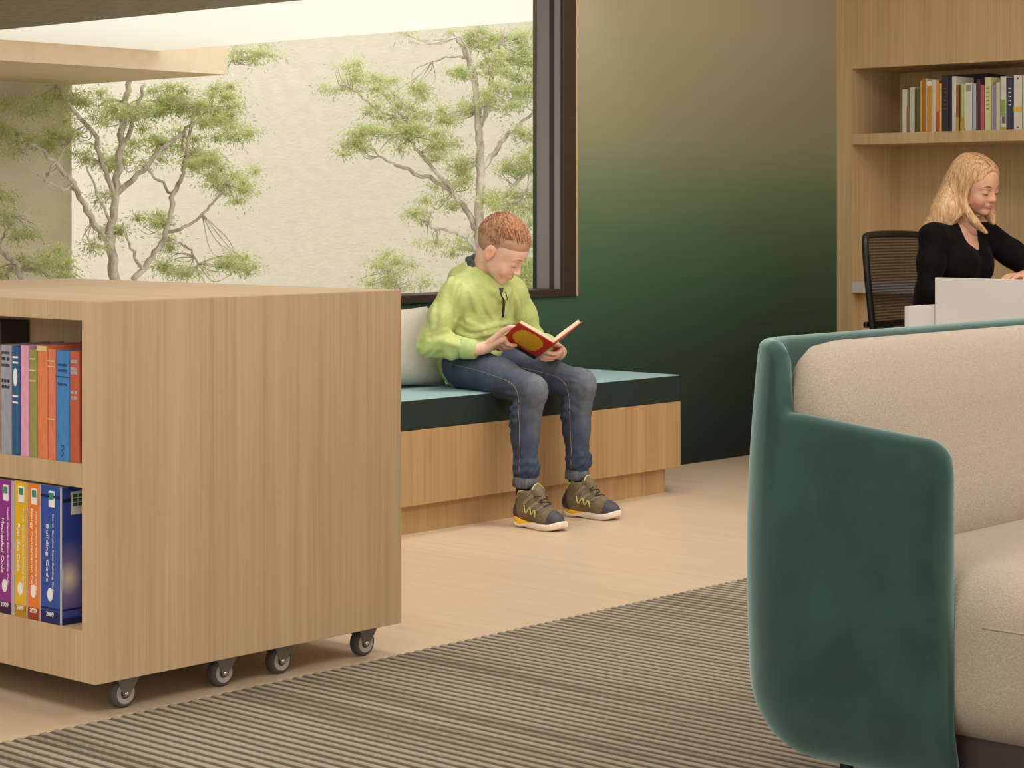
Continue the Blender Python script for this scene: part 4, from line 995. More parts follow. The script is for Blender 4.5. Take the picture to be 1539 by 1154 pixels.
def lids(fr, parent, m, brow_m, brow=0.0011, lash=0.0010):
    for sx in (1, -1):
        L_ = [fr.p(sx * (0.031 + 0.0150 * u), 0.0725 + 0.0140 * math.sqrt(max(0.02, 1 - 0.93 * u * u)), -0.0125 - 0.0025 * (1 - u * u)) for u in np.linspace(-1, 1, 11)]
        V, Fc = tube_geo(L_, [lash * fr.s * (0.4 + 0.8 * (1 - abs(u))) for u in np.linspace(-1, 1, 11)], 5); mesh_obj('eyelashes', V, Fc, m, parent, True)
        B_ = [fr.p(sx * (0.013 + 0.035 * u), 0.0905 - 0.014 * u ** 2, 0.0140 + 0.005 * math.sin(math.pi * min(1, u * 0.9))) for u in np.linspace(0, 1, 10)]
        V, Fc = tube_geo(B_, [brow * fr.s * (0.5 + 1.6 * math.sin(math.pi * min(0.97, 0.12 + u * 0.9))) for u in np.linspace(0, 1, 10)], 5); mesh_obj('eyebrow', V, Fc, brow_m, parent, True)
def strands(name, lines, r, m, parent, n=4):
    V, Fc = merge_geo([tube_geo(l, np.concatenate([[rr * 0.6], np.full(len(l) - 2, rr), [rr * 0.12]]), n) for l, rr in zip(lines, r)])
    return mesh_obj(name, V, Fc, m, parent, True)
def skin_mat(name, c, c2): return mat(name, c, c2, scale=(25, 25, 25), rough=0.5, attr='tint', sss=0.25, spec=0.35)
# ================================================================== the boy
from mathutils.bvhtree import BVHTree
BOY = thing('person', 'boy in a lime green hooded jacket and jeans reading a red book on the bench', 'person', (5.57, 5.15, 0.4505))
SKIN = skin_mat('skin_fair', lin(236, 194, 172), lin(228, 184, 160))
HEADB = Frame((5.556, 5.036, 0.944), yaw=math.radians(21), pitch=math.radians(-36), roll=math.radians(4), s=0.985)
# book geometry (spine foot, spine vector, the two boards)
bS = np.array((-0.093, -0.166, 0.067)); bW = np.array((-0.090, 0.078, 0.070)); bW2 = np.array((0.109, -0.034, 0.070))
bCtr = np.array((5.56, 4.84, 0.590)); bC = bCtr - bS / 2
nrm = lambda v: np.array(v) / np.linalg.norm(v)
nL = nrm(np.cross(bS, bW)); nR = nrm(np.cross(bW2, bS))
PL = lambda a, b, h=0.0: bC + a * bS + b * bW + h * nL
PR = lambda a, b, h=0.0: bC + a * bS + b * bW2 + h * nR
# skeleton
pel = np.array((5.572, 5.175, 0.545)); chest = np.array((5.565, 5.16, 0.74)); neckb = np.array((5.563, 5.118, 0.855))
shR, shL = np.array((5.432, 5.140, 0.798)), np.array((5.688, 5.105, 0.798))
elR, elL = np.array((5.345, 5.185, 0.612)), np.array((5.775, 5.085, 0.604))
wrR = np.array((5.412, 5.028, 0.596)); wrL = np.array((5.715, 4.905, 0.575))
hipR, hipL = np.array((5.485, 5.14, 0.525)), np.array((5.655, 5.13, 0.525))
knR, knL = np.array((5.445, 4.800, 0.462)), np.array((5.712, 4.805, 0.464))
anR, anL = np.array((5.434, 4.822, 0.095)), np.array((5.737, 4.842, 0.095))

def fingers(F_, wrist, palm_c, knuckles, tips, thumb, back, r=0.0078, bend=0.35):
    """one palm, four jointed fingers and a thumb; back points away from the palm side"""
    kc = np.mean(knuckles, axis=0)
    for q in knuckles: F_.cone(wrist + (palm_c - wrist) * 0.45, q, 0.0155, 0.0105, 0.010)
    F_.cone(wrist, palm_c, 0.0185, 0.019, 0.012)
    for i, (q, t_) in enumerate(zip(knuckles, tips)):
        rr = r * (0.98, 1.0, 0.96, 0.84)[i]; L_ = np.linalg.norm(t_ - q)
        m1 = q + (t_ - q) * 0.42 + back * L_ * bend * 0.55; m2 = q + (t_ - q) * 0.75 + back * L_ * bend * 0.42
        F_.path([q, m1, m2, t_], [rr * 1.12, rr * 1.03, rr * 0.95, rr * 0.82], 0.003)
        F_.ell(t_ + back * rr * 0.3, np.array((1, 1, 1)) * rr * 0.72, None, 0.003)
    F_.path(thumb, [0.0125, 0.0100, 0.0088, 0.0076], 0.004)
F_ = Field((5.20, 4.52, 0.05), (5.93, 5.34, 1.09), 0.0033)
head(F_, HEADB)
F_.cone(HEADB.p(0, -0.035, -0.045), neckb + (0, 0.012, -0.02), 0.043, 0.046, 0.02)
F_.cone(chest, neckb + (0, 0.01, -0.06), 0.085, 0.06, 0.04).cone(chest, pel, 0.085, 0.09, 0.04)
F_.cone(neckb + (0, 0, -0.06), shR, 0.045, 0.038, 0.03).cone(neckb + (0, 0, -0.06), shL, 0.045, 0.038, 0.03)
F_.path([shR, elR, wrR], [0.036, 0.029, 0.021], 0.01).path([shL, elL, wrL], [0.036, 0.029, 0.021], 0.01)
F_.path([pel, hipR, knR, anR, anR + (0, -0.01, -0.03)], [0.085, 0.062, 0.036, 0.024, 0.024], 0.02).path([pel, hipL, knL, anL, anL + (0, -0.01, -0.03)], [0.085, 0.062, 0.036, 0.024, 0.024], 0.02)
# right hand: fingers lie across the outside of the near board, thumb over the fore edge
kR = [PL(0.33, 1.02, 0.020), PL(0.19, 1.04, 0.027), PL(0.05, 1.05, 0.030), PL(-0.08, 1.04, 0.028)]
tR = [PL(0.22, 0.66, 0.0085), PL(0.08, 0.67, 0.0085), PL(-0.045, 0.72, 0.0085), PL(-0.13, 0.80, 0.012)]
pcR = np.mean(kR, axis=0) * 0.55 + wrR * 0.45 + nL * 0.004
thR = [wrR * 0.55 + pcR * 0.45, PL(0.42, 1.16, 0.006), PL(0.52, 1.06, -0.012), PL(0.60, 0.90, -0.020)]
fingers(F_, wrR, pcR, kR, tR, thR, nL)
# left hand: palm under the far board, fingers wrapped across towards the spine
kL = [PR(0.50, 0.46, 0.030), PR(0.36, 0.44, 0.034), PR(0.22, 0.42, 0.034), PR(0.09, 0.42, 0.031)]
tL = [PR(0.52, 0.04, 0.010), PR(0.36, 0.00, 0.012), PR(0.20, 0.02, 0.012), PR(0.06, 0.10, 0.013)]
pcL = np.mean(kL, axis=0) * 0.6 + wrL * 0.4
thL = [wrL * 0.5 + pcL * 0.5, PR(-0.06, 0.80, 0.014), PR(-0.07, 0.72, -0.004), PR(0.02, 0.60, -0.022)]
fingers(F_, wrL, pcL, kL, tL, thL, nR)
field_obj('body', F_, SKIN, BOY, relax=1, color=lambda V: head_tint(V, HEADB))
DARKH = mat('lash_brown', lin(92, 60, 44), rough=0.6); BROWH = mat('brow_brown', lin(176, 128, 96), rough=0.7)
lids(HEADB, BOY, DARKH, BROWH)

# hair: close cap plus combed locks
def boy_hair():
    HM = mat('auburn_hair', lin(126, 80, 50), lin(190, 136, 94), scale=(120, 120, 120), rough=0.45, spec=0.5, detail=2)
    HS = mat('auburn_hair_short', lin(172, 132, 104), lin(188, 148, 118), scale=(260, 260, 260), rough=0.7, bump=0.4, bdist=0.003)
    fr = HEADB; s = fr.s
    F = Field(fr.o - 0.15, fr.o + 0.15, 0.0028)
    E = lambda c, r, k=0.006, sub=False: F.ell(fr.p(*c), np.array(r) * s, fr.M, k * s, sub)
    E((0, -0.018, 0.033), (0.0765, 0.096, 0.086)); E((0, 0.026, 0.050), (0.066, 0.058, 0.050), 0.02)
    # cut away the face, the neck and round the ears
    E((0, 0.100, -0.055), (0.090, 0.072, 0.092), 0.004, True)
    E((0, 0.02, -0.090), (0.12, 0.09, 0.062), 0.006, True); E((0, -0.09, -0.105), (0.10, 0.09, 0.052), 0.01, True)
    for sx in (1, -1): E((sx * 0.082, -0.004, -0.022), (0.022, 0.024, 0.036), 0.004, True)
    hair = field_obj('hair', F, HS, BOY, relax=1, label='short auburn hair')
    g = np.random.default_rng(4); lines, rad = [], []
    C0 = np.array((0, -0.017, 0.034)); RR = np.array((0.0775, 0.0985, 0.0885))
    for _ in range(3600):
        n_ = g.normal(0, 1, 3); n_ /= np.linalg.norm(n_)
        lo_ = -0.12 + 0.36 * max(0, n_[1])                              # lower limit: further down at the back and sides
        if n_[2] < lo_ or n_[1] > 0.80: continue
        top = min(1, max(0, (n_[2] - 0.35) / 0.35)); L_ = (0.012 + 0.045 * top) * g.uniform(0.8, 1.2); n = 8
        lift = (0.0005 + 0.0055 * top) * g.uniform(0.4, 1.2); q = C0 + RR * n_; pts = []
        want = np.array((-0.30 + 0.35 * math.sin(14 * q[1] + 9 * q[0]) * top + g.normal(0, 0.10), 1.0, -0.25 - 0.5 * (1 - top)))
        for k in range(n):
            t_ = k / (n - 1); w_ = (q - C0) / RR; w_ /= np.linalg.norm(w_); nn = w_ / RR; nn /= np.linalg.norm(nn)
            b = C0 + w_ * RR + nn * (0.0004 + lift * math.sin(math.pi * (0.12 + 0.80 * t_)))
            pts.append(fr.p(*b)); d = want - nn * want.dot(nn); d /= np.linalg.norm(d)
            if w_[2] < 0.14 and w_[1] > 0.3: d = d * 0.2
            q = C0 + w_ * RR + d * L_ / n
        lines.append(pts); rad.append((0.0008 + 0.0012 * top) * g.uniform(0.7, 1.3))
    strands('combed_locks', lines, rad, HM, hair, 5)
boy_hair()

# hooded jacket
LIME = mat('lime_softshell', lin(178, 190, 112), lin(190, 202, 124), scale=(10, 10, 10), rough=0.55, sheen=0.25, bump=0.45, bscale=(17, 17, 26), bdist=0.014)
LIMEC = mat('lime_cuff', lin(186, 204, 132), lin(174, 194, 120), scale=(60, 60, 200), rough=0.7, bump=0.4, bdist=0.004)
def hoodie():
    F = Field((5.20, 4.88, 0.44), (5.92, 5.36, 0.93), 0.0042)
    F.cone(pel + (0, 0.012, 0.005), chest + (0, 0.01, 0.0), 0.122, 0.118, 0.04); F.cone(pel + (-0.045, 0.01, 0.0), chest + (-0.05, 0.005, 0.0), 0.095, 0.095, 0.04); F.cone(pel + (0.045, 0.01, 0), chest + (0.05, 0, 0), 0.095, 0.095, 0.04)
    F.cone(chest + (0, 0.0, 0.03), neckb + (0, 0.0, -0.055), 0.105, 0.075, 0.04)
    F.cone(neckb + (0, 0.004, -0.05), shR + (0.01, 0, -0.012), 0.060, 0.058, 0.04); F.cone(neckb + (0, 0, -0.05), shL + (-0.01, 0, -0.012), 0.060, 0.058, 0.04)
    F.path([shR + (0, 0, -0.012), (shR + elR) / 2 + (-0.006, 0, 0), elR, (elR + wrR) / 2 + (0, 0, -0.002), elR + (wrR - elR) * 0.72], [0.056, 0.050, 0.045, 0.041, 0.032], 0.022)
    F.path([shL + (0, 0, -0.012), (shL + elL) / 2 + (0.004, 0, 0), elL, (elL + wrL) / 2, wrL + (wrL - elL) * -0.08], [0.055, 0.050, 0.045, 0.042, 0.034], 0.022)
    # stand-up collar and the hood lying on the back
    for k in range(14):
        a0, a1 = 2 * math.pi * k / 14, 2 * math.pi * (k + 1) / 14
        def ring(a):
            f = math.cos(a)                                    # +1 in front, -1 behind
            return neckb + np.array((0.060 * math.sin(a), -0.052 * f + 0.004, 0.004 - 0.030 * f - 0.018 * max(0, f)))
        F.cone(ring(a0), ring(a1), 0.019, 0.019, 0.020)
    F.path([neckb + (-0.075, 0.035, -0.018), neckb + (-0.04, 0.085, -0.012), neckb + (0.03, 0.088, -0.014), neckb + (0.075, 0.03, -0.020)], [0.028, 0.038, 0.038, 0.026], 0.03)
    F.path([neckb + (-0.085, 0.02, -0.02), neckb + (-0.075, -0.03, -0.035), neckb + (-0.035, -0.066, -0.055), neckb + (-0.008, -0.078, -0.085)], [0.020, 0.019, 0.017, 0.012], 0.012)
    F.path([neckb + (0.085, 0.01, -0.025), neckb + (0.075, -0.03, -0.040), neckb + (0.035, -0.068, -0.058), neckb + (0.010, -0.080, -0.085)], [0.018, 0.018, 0.016, 0.012], 0.012)
    # neck opening
    F.cone(neckb + (0, -0.004, -0.045), neckb + (0, -0.02, 0.07), 0.040, 0.052, 0.006, True)
    # folds: soft ridges where cloth gathers
    V0, Q0 = F.mesh(); bv = BVHTree.FromPolygons([tuple(v) for v in V0], [tuple(q) for q in Q0])
    fo = [([(655, 446), (650, 475), (651, 500)], 0.010), ([(644, 504), (666, 498), (684, 503)], 0.008), ([(643, 515), (664, 512), (690, 521)], 0.009), ([(668, 470), (660, 490), (646, 498)], 0.008), ([(676, 492), (662, 508), (652, 521)], 0.006),
          ([(690, 486), (715, 496), (752, 487), (778, 486)], 0.009), ([(688, 500), (710, 507), (742, 498), (758, 497)], 0.009), ([(700, 516), (718, 518), (736, 511)], 0.008), ([(704, 424), (710, 451), (716, 470)], 0.009), ([(724, 436), (732, 462), (741, 480)], 0.008), ([(772, 440), (777, 460), (774, 480)], 0.008),
          ([(788, 450), (786, 474), (780, 487)], 0.008), ([(672, 425), (680, 416), (694, 412)], 0.007), ([(698, 476), (706, 486), (722, 490)], 0.006), ([(762, 452), (758, 472), (748, 482)], 0.007)]
    def onto(px):
        o_ = Vector((0, 0, EYE)); d_ = (Vector(at_d(px[0], px[1], 7.0)) - o_).normalized(); h = bv.ray_cast(o_, d_)
        return None if h[0] is None else np.array(h[0] - h[1] * 0.003)
    for px, r_ in fo:
        P = [q for q in (onto(p_) for p_ in smooth_path(np.array(px, float), 4)) if q is not None]
        if len(P) > 2: F.path(P, [r_ * 1.25 * (0.25 + 0.75 * math.sin(math.pi * k / (len(P) - 1))) for k in range(len(P))], 0.008)
    P = [q for q in (onto(p_) for p_ in smooth_path(np.array([(692, 428), (687, 450), (686, 480)], float), 4)) if q is not None]
    if len(P) > 2: F.path([q + (0, 0, 0) for q in P], 0.0055, 0.012, True)
    def disp(V):
        w1 = blob(V, elR, (0.07, 0.08, 0.08)) + blob(V, elL, (0.06, 0.07, 0.08)); w2 = np.exp(-((V[:, 2] - 0.58) / 0.07) ** 2)
        return 0.0042 * w1 * np.sin(130 * (V[:, 2] + 0.6 * V[:, 1]) + 14 * np.sin(22 * V[:, 0])) + 0.0034 * w2 * np.sin(95 * V[:, 2] + 9 * np.sin(16 * V[:, 0] + 1) + 14 * V[:, 1]) + 0.0016 * np.sin(38 * V[:, 0] + 20 * V[:, 2] + 5 * np.sin(24 * V[:, 1]))
    return field_obj('hooded_jacket', F, LIME, BOY, relax=1, disp=disp, label='lime green hooded jacket')
JK = hoodie()
def cuff(a, b, r0, r1, name='cuff'):
    a, b = np.array(a), np.array(b); d = nrm(b - a); P = [a, a + (b - a) * 0.15, a + (b - a) * 0.85, b]
    V, Fc = tube_geo(P, [r0 * 0.93, r0, r1, r1 * 0.9], 22); mesh_obj(name, V, Fc, LIMEC, JK, True)
cuff(elR + (wrR - elR) * 0.70, elR + (wrR - elR) * 1.03, 0.0385, 0.034); cuff(elL + (wrL - elL) * 0.80, elL + (wrL - elL) * 1.02, 0.034, 0.030)
LIN = mat('hood_lining', lin(44, 50, 56), lin(74, 84, 92), scale=(90, 90, 90), rough=0.8)
F = Field(neckb - (0.12, 0.12, 0.10), neckb + (0.12, 0.14, 0.09), 0.003)
F.path([neckb + (-0.066, -0.005, 0.004), neckb + (-0.058, 0.018, 0.036), neckb + (-0.040, 0.044, 0.050), neckb + (0.0, 0.056, 0.056), neckb + (0.036, 0.046, 0.048), neckb + (0.058, 0.012, 0.016)], [0.008, 0.013, 0.013, 0.013, 0.012, 0.008], 0.01)
F.path([neckb + (-0.058, 0.018, 0.012), neckb + (-0.056, -0.02, -0.008), neckb + (-0.034, -0.060, -0.034), neckb + (-0.012, -0.080, -0.058), neckb + (0.020, -0.066, -0.036), neckb + (0.047, -0.02, -0.010)], [0.007, 0.009, 0.009, 0.008, 0.009, 0.007], 0.006)
field_obj('hood_lining', F, LIN, JK, relax=1, label='dark lining inside the hood')
ZIP = mat('black_zip', lin(26, 28, 26), rough=0.4)

# jeans
DENIM = mat('blue_denim', lin(76, 88, 106), lin(100, 111, 126), scale=(45, 45, 30), rough=0.85, bump=0.35, bscale=(500, 500, 500), bdist=0.002, attr='tint', lo=0.3, hi=0.7)
def jeans():
    F = Field((5.30, 4.66, 0.10), (5.90, 5.34, 0.66), 0.0042)
    F.ell(pel + (0, 0.0, -0.005), (0.145, 0.115, 0.098), None, 0.03)
    for hp, kn, an in ((hipR, knR, anR), (hipL, knL, anL)):
        F.path([hp + (0, 0.0, 0.0), (hp + kn) / 2 + (0, 0, 0.006), kn], [0.080, 0.066, 0.054], 0.03)
        F.ell(kn + (0, -0.004, 0.004), (0.051, 0.051, 0.053), None, 0.02)
        sh = kn + (an - kn) * 0.42
        F.path([kn, sh + (0, 0.012, 0), kn + (an - kn) * 0.72, kn + (an - kn) * 0.84], [0.052, 0.047, 0.039, 0.036], 0.02)
        for k, f_ in enumerate((0.13, 0.2, 0.27)):                       # gathers behind the knee
            c = kn + (an - kn) * f_; F.path([c + (-0.050, -0.012, 0.022), c + (-0.052, 0.02, -0.002), c + (-0.03, 0.05, -0.016), c + (0.02, 0.056, -0.012)], [0.004, 0.009, 0.009, 0.006], 0.012)
        for f_ in (0.68, 0.75):
            c = kn + (an - kn) * f_; F.path([c + (-0.038, 0.01, 0), c + (-0.025, -0.034, 0.008), c + (0.025, -0.034, -0.004), c + (0.040, 0.0, 0.004)], 0.007, 0.012)
        F.path([hp + (-0.06, -0.05, 0.05), hp + (0.0, -0.075, 0.058), hp + (0.05, -0.05, 0.05)], 0.008, 0.02)
    def disp(V):
        w_ = blob(V, knR + (0, 0.03, -0.04), (0.09, 0.06, 0.07)) + blob(V, knL + (0, 0.03, -0.04), (0.09, 0.06, 0.07)) + blob(V, anR + (0, 0, 0.07), 0.09) + blob(V, anL + (0, 0, 0.07), 0.09)
        return 0.0032 * w_ * np.sin(210 * V[:, 2] + 30 * V[:, 1] + 8 * np.sin(40 * V[:, 0])) + 0.0013 * np.sin(60 * V[:, 1] + 30 * V[:, 0])
    def col(V):                                                          # faded denim on thighs and knees
        T = np.ones((len(V), 3)) * np.array((0.34, 0.42, 0.56))
        for kn, hp in ((knR, hipR), (knL, hipL)):
            w_ = (0.9 * blob(V, kn + (0, -0.03, 0.02), (0.06, 0.07, 0.075)) + 0.7 * blob(V, (kn * 0.6 + hp * 0.4) + (0, 0, 0.05), (0.06, 0.12, 0.05)) + 0.5 * blob(V, kn + (0, -0.04, -0.10), (0.045, 0.05, 0.10)))[:, None]; w_ = np.clip(w_, 0, 1)
            T = T * (1 - w_) + np.array((1.45, 1.24, 1.00)) * w_
        return T
    o = field_obj('jeans', F, DENIM, BOY, relax=2, disp=disp, color=col, label='faded blue jeans with rolled cuffs')
    CU = mat('denim_cuff', lin(78, 82, 90), lin(112, 116, 122), scale=(160, 160, 12), rough=0.9, bump=0.3, bdist=0.003)
    TH = mat('tan_stitching', lin(176, 148, 116), rough=0.7)
    for kn, an, hp in ((knR, anR, hipR), (knL, anL, hipL)):
        a, b = kn + (an - kn) * 0.80, kn + (an - kn) * 0.905; P = [a, a + (b - a) * 0.08, a + (b - a) * 0.5, a + (b - a) * 0.92, b]
        V, Fc = tube_geo(P, [0.036, 0.0420, 0.0435, 0.0430, 0.036], 26); mesh_obj('rolled_cuff', V, Fc, CU, o, True)
        V, Fc = tube_geo([an + (0, 0, 0.075), an + (0, 0, 0.03), an + (0, -0.002, -0.01)], [0.028, 0.029, 0.030], 16); mesh_obj('sock', V, Fc, mat('dark_sock', lin(44, 38, 40), rough=0.9), BOY, True)
    return o
JN = jeans()
# project thin lines (zip, stitching) onto a cloth mesh
from mathutils.bvhtree import BVHTree
def drape(o, pts, out, n=10):
    bv = BVHTree.FromObject(o, bpy.context.evaluated_depsgraph_get()); mi = chain(o.parent) ; mw = mi.inverted(); R = []
    for p in smooth_path(pts, n):
        loc, no, _, _ = bv.find_nearest(mi @ Vector(p))
        R.append(np.array(mw @ (loc + no * out)))
    R = np.array(R); R[1:-1] = (R[:-2] + R[1:-1] * 2 + R[2:]) / 4
    return R
bpy.context.view_layer.update()
zp = drape(JK, [neckb + (-0.018, -0.10, -0.058), neckb + (-0.016, -0.14, -0.10), neckb + (-0.012, -0.15, -0.150)], 0.002)
tube('zip', zp, 0.0026, ZIP, JK, 6); tube('zip_pull', [zp[-4] + (0, -0.004, 0), zp[-2] + (0, -0.005, 0), zp[-1] + (0, -0.005, 0)], 0.0036, ZIP, JK, 6)
dc = drape(JK, [neckb + (0.004, -0.10, -0.060), neckb + (0.010, -0.14, -0.09), neckb + (0.016, -0.15, -0.120)], 0.003)
tube('drawcord', dc, 0.0014, ZIP, JK, 5)
ST = mat('tan_stitching', lin(176, 148, 116), rough=0.7)
for kn, an, hp in ((knR, anR, hipR), (knL, anL, hipL)):
    for dz in (0.0,):
        l1 = drape(JN, [hp + (-0.075, 0.04, 0.02), hp * 0.5 + kn * 0.5 + (-0.065, 0, 0.025), kn + (-0.055, 0.02, 0.012), kn + (an - kn) * 0.3 + (-0.050, 0.0, 0), kn + (an - kn) * 0.78 + (-0.042, -0.008, 0)], 0.0008, 12)
        tube('side_seam', l1, 0.0008, ST, JN, 5)

# shoes
OLIVE = mat('olive_shoe_upper', lin(104, 90, 66), lin(126, 110, 82), scale=(70, 70, 70), rough=0.75, bump=0.3, bdist=0.003)
SHB = mat('shoe_charcoal', lin(58, 58, 64), lin(70, 70, 76), rough=0.55); SHBR = mat('shoe_taupe_strap', lin(128, 114, 102), rough=0.7)
SOLE = mat('shoe_white_sole', lin(236, 222, 208), rough=0.5); YEL = mat('shoe_yellow_wedge', lin(244, 196, 36), rough=0.45); LIMT = mat('shoe_lime_trim', lin(196, 196, 116), rough=0.6)
def make_shoe(loc, rz, side):
    c = bpy.data.objects.new('shoe', None); link(c, BOY); c.location = Vector(loc) - BOY.location; c.rotation_euler = (0, 0, rz); c.empty_display_size = 0.05
    c['label'] = 'olive high-top trainer with white and yellow sole'
    T = chain(c).inverted()                                 # local -> world ; toe along -y, heel at +y, floor at z = 0
    W_ = lambda x, y, z: np.array(T @ Vector((x * side, y, z)))
    def outline(z):                                         # footprint, local
        ys = np.linspace(0.112, -0.128, 25); pts = []
        for y in ys:
            u = (0.112 - y) / 0.24
            hw = 0.0365 * (math.sin(math.pi * min(1, u / 0.24) / 2) ** 0.6 if u < 0.24 else 1.0) * (1 - 0.16 * math.exp(-((u - 0.45) / 0.14) ** 2)) * (1.06 if u > 0.6 else 1.0)
            if u > 0.80: hw *= math.sqrt(max(0, 1 - ((u - 0.80) / 0.205) ** 2))
            cxm = -0.006 * math.sin(math.pi * u)
            pts.append((y, cxm, max(hw, 0.0015)))
        return pts
    pr = outline(0)
    def sole(z0f, z1f, grow, name, m, u0=0.0, u1=1.0):
        V, Fc, st = [], [], []
        for (y, cxm, hw) in pr:
            u = (0.112 - y) / 0.24
            if u < u0 - 1e-6 or u > u1 + 1e-6: continue
            h = hw + grow; z0, z1 = z0f(u), z1f(u); zm = (z0 + z1) / 2; b = 0.18 * (z1 - z0)
            st.append(len(V))
            for x, z in ((-h * 0.94, z0), (-h, z0 + b), (-h * 1.03, zm), (-h, z1 - b), (-h * 0.93, z1), (h * 0.93, z1), (h, z1 - b), (h * 1.03, zm), (h, z0 + b), (h * 0.94, z0)): V.append(W_(cxm + x, y, z))
        for a, b_ in zip(st, st[1:]):
            for j in range(10): Fc.append((a + j, a + (j + 1) % 10, b_ + (j + 1) % 10, b_ + j))
        Fc.append(tuple(st[0] + j for j in range(10))); Fc.append(tuple(st[-1] + j for j in range(10))[::-1])
        bm = bmesh.new(); vs = [bm.verts.new(v) for v in V]
        for f in Fc: bm.faces.new([vs[i] for i in f])
        return bm_obj(name, bm, m, c, True)
    rock = lambda u: 0.001 + 0.016 * max(0, (u - 0.78) / 0.22) ** 2 + 0.006 * max(0, (0.10 - u) / 0.10) ** 2 + 0.004 * math.exp(-((u - 0.36) / 0.06) ** 2)
    top = lambda u: 0.022 + 0.004 * max(0, (0.35 - u)) + 0.014 * max(0, (u - 0.80) / 0.20) ** 1.5 + 0.006 * math.exp(-((u - 0.02) / 0.06) ** 2)
    sole(rock, lambda u: top(u) - 0.010 * math.exp(-((u - 0.24) / 0.13) ** 2), 0.0055, 'sole', SOLE)
    sole(lambda u: top(u) - 0.012 * math.exp(-((u - 0.24) / 0.13) ** 2) - 0.002, lambda u: top(u) + 0.013 * math.exp(-((u - 0.14) / 0.15) ** 2), 0.0035, 'wedge', YEL, 0.04, 0.50)
    lo = np.array(loc) - (0.17, 0.17, 0.0); hi = np.array(loc) + (0.17, 0.17, 0.17)
    F = Field(lo, hi, 0.0030)
    def up(F, g=0.0):
        F.path([W_(0, 0.078, 0.048), W_(0, 0.030, 0.052), W_(-0.003, -0.045, 0.040), W_(-0.004, -0.088, 0.031)], [0.032 + g, 0.033 + g, 0.031 + g, 0.026 + g], 0.03)
        F.cone(W_(-0.003, -0.06, 0.034), W_(-0.006, -0.094, 0.028), 0.033 + g, 0.027 + g, 0.02)
        F.cone(W_(0, 0.055, 0.055), W_(0, 0.050, 0.112), 0.039 + g, 0.040 + g, 0.02); F.cone(W_(0, 0.0, 0.062), W_(0, 0.030, 0.108), 0.030 + g, 0.034 + g, 0.02)
    up(F)
    F.cone(W_(0, 0.066, 0.112), W_(0, 0.066, 0.16), 0.0345, 0.05, 0.004, True); F.cone(W_(0, 0.040, 0.122), W_(0, 0.060, 0.17), 0.034, 0.05, 0.006, True)
    F.path([W_(0, -0.030, 0.075), W_(0, -0.004, 0.106), W_(0, 0.006, 0.132)], [0.018, 0.020, 0.016], 0.010); F.path([W_(-0.014, -0.0, 0.124), W_(0.014, 0.0, 0.124)], 0.012, 0.010)
    sl, g = F._win(F.lo, F.lo + F.n * F.v); F.a = np.maximum(F.a, (0.018 - g[2]).astype(np.float32) + 0 * F.a)
    upo = field_obj('upper', F, OLIVE, c, relax=1)
    bpy.context.view_layer.update()
    # toe cap, heel counter, straps, trim
    F = Field(lo, hi, 0.0030); up(F, 0.0022); sl, g = F._win(F.lo, F.lo + F.n * F.v)
    G = np.stack(np.broadcast_arrays(*g), -1).reshape(-1, 3); Lc = np.array([list(r) for r in T.inverted()])[:3]; q = G @ Lc[:, :3].T + Lc[:, 3]; q[:, 0] *= side
    sh = F.a.shape; qx, qy, qz = (q[:, i].reshape(sh) for i in range(3))
    base = F.a.copy()
    F.a = np.maximum(np.maximum(base, qy + 0.082 - 0.25 * np.maximum(0, 0.045 - qz) - 0.0), 0.020 - qz).astype(np.float32); field_obj('toe_cap', F, SHB, c, relax=1)
    F.a = np.maximum(np.maximum(base, 0.068 - qy - 0.25 * (0.07 - qz)), np.maximum(0.022 - qz, qz - 0.096)).astype(np.float32); field_obj('heel_counter', F, SHB, c, relax=1)
    base = base - 0.0014
    for (y0, z0, m) in ((0.000, 0.112, SHBR), (-0.022, 0.093, SHBR), (-0.043, 0.075, SHBR)):
        dd = np.abs((qy - y0) * 0.73 + (qz - z0) * 0.68)      # a band across the instep, running back down the sides
        F.a = np.maximum(np.maximum(base, dd - 0.0068), np.maximum(0.062 - qz, qy - 0.035)).astype(np.float32); field_obj('strap', F, m, c, relax=1)
    # lime webbing on the outer side and lime collar edge
    for sd in (-1, 1):
        zz = [W_(sd * 0.042, 0.026, 0.078), W_(sd * 0.044, 0.016, 0.052), W_(sd * 0.042, 0.000, 0.074), W_(sd * 0.043, -0.008, 0.048), W_(sd * 0.040, -0.022, 0.066), W_(sd * 0.041, -0.030, 0.042)]
        P = drape(upo, zz, 0.003, 5); tube('webbing', P, 0.0024, LIMT, c, 6)
    P = [W_(0.0 + 0.036 * math.cos(a), 0.060 + 0.038 * math.sin(a), 0.122 + 0.004 * math.cos(2 * a)) for a in np.linspace(-0.6, math.pi + 0.6, 22)]
    tube('collar_trim', drape(upo, P, 0.0015, 2), 0.0030, LIMT, c, 6)
    P = [W_(0.022 * math.cos(a), 0.002 + 0.004 * math.sin(a), 0.128 + 0.014 * math.sin(a)) for a in np.linspace(0, math.pi, 12)]
    tube('tongue_trim', drape(upo, P, 0.0015, 2), 0.0026, LIMT, c, 6)
    P = []
    for k, (y, z) in enumerate(((-0.052, 0.066), (-0.042, 0.074), (-0.030, 0.082), (-0.020, 0.090), (-0.008, 0.098))): P.append(W_((0.022 if k % 2 else -0.022), y, z + 0.01))
    tube('lace', drape(upo, P, 0.005, 6), 0.0020, mat('black_lace', lin(30, 26, 28), rough=0.7), c, 5)
make_shoe((5.428, 4.752, 0.0), math.radians(-7), 1)
make_shoe((5.732, 4.780, 0.0), math.radians(3), -1)

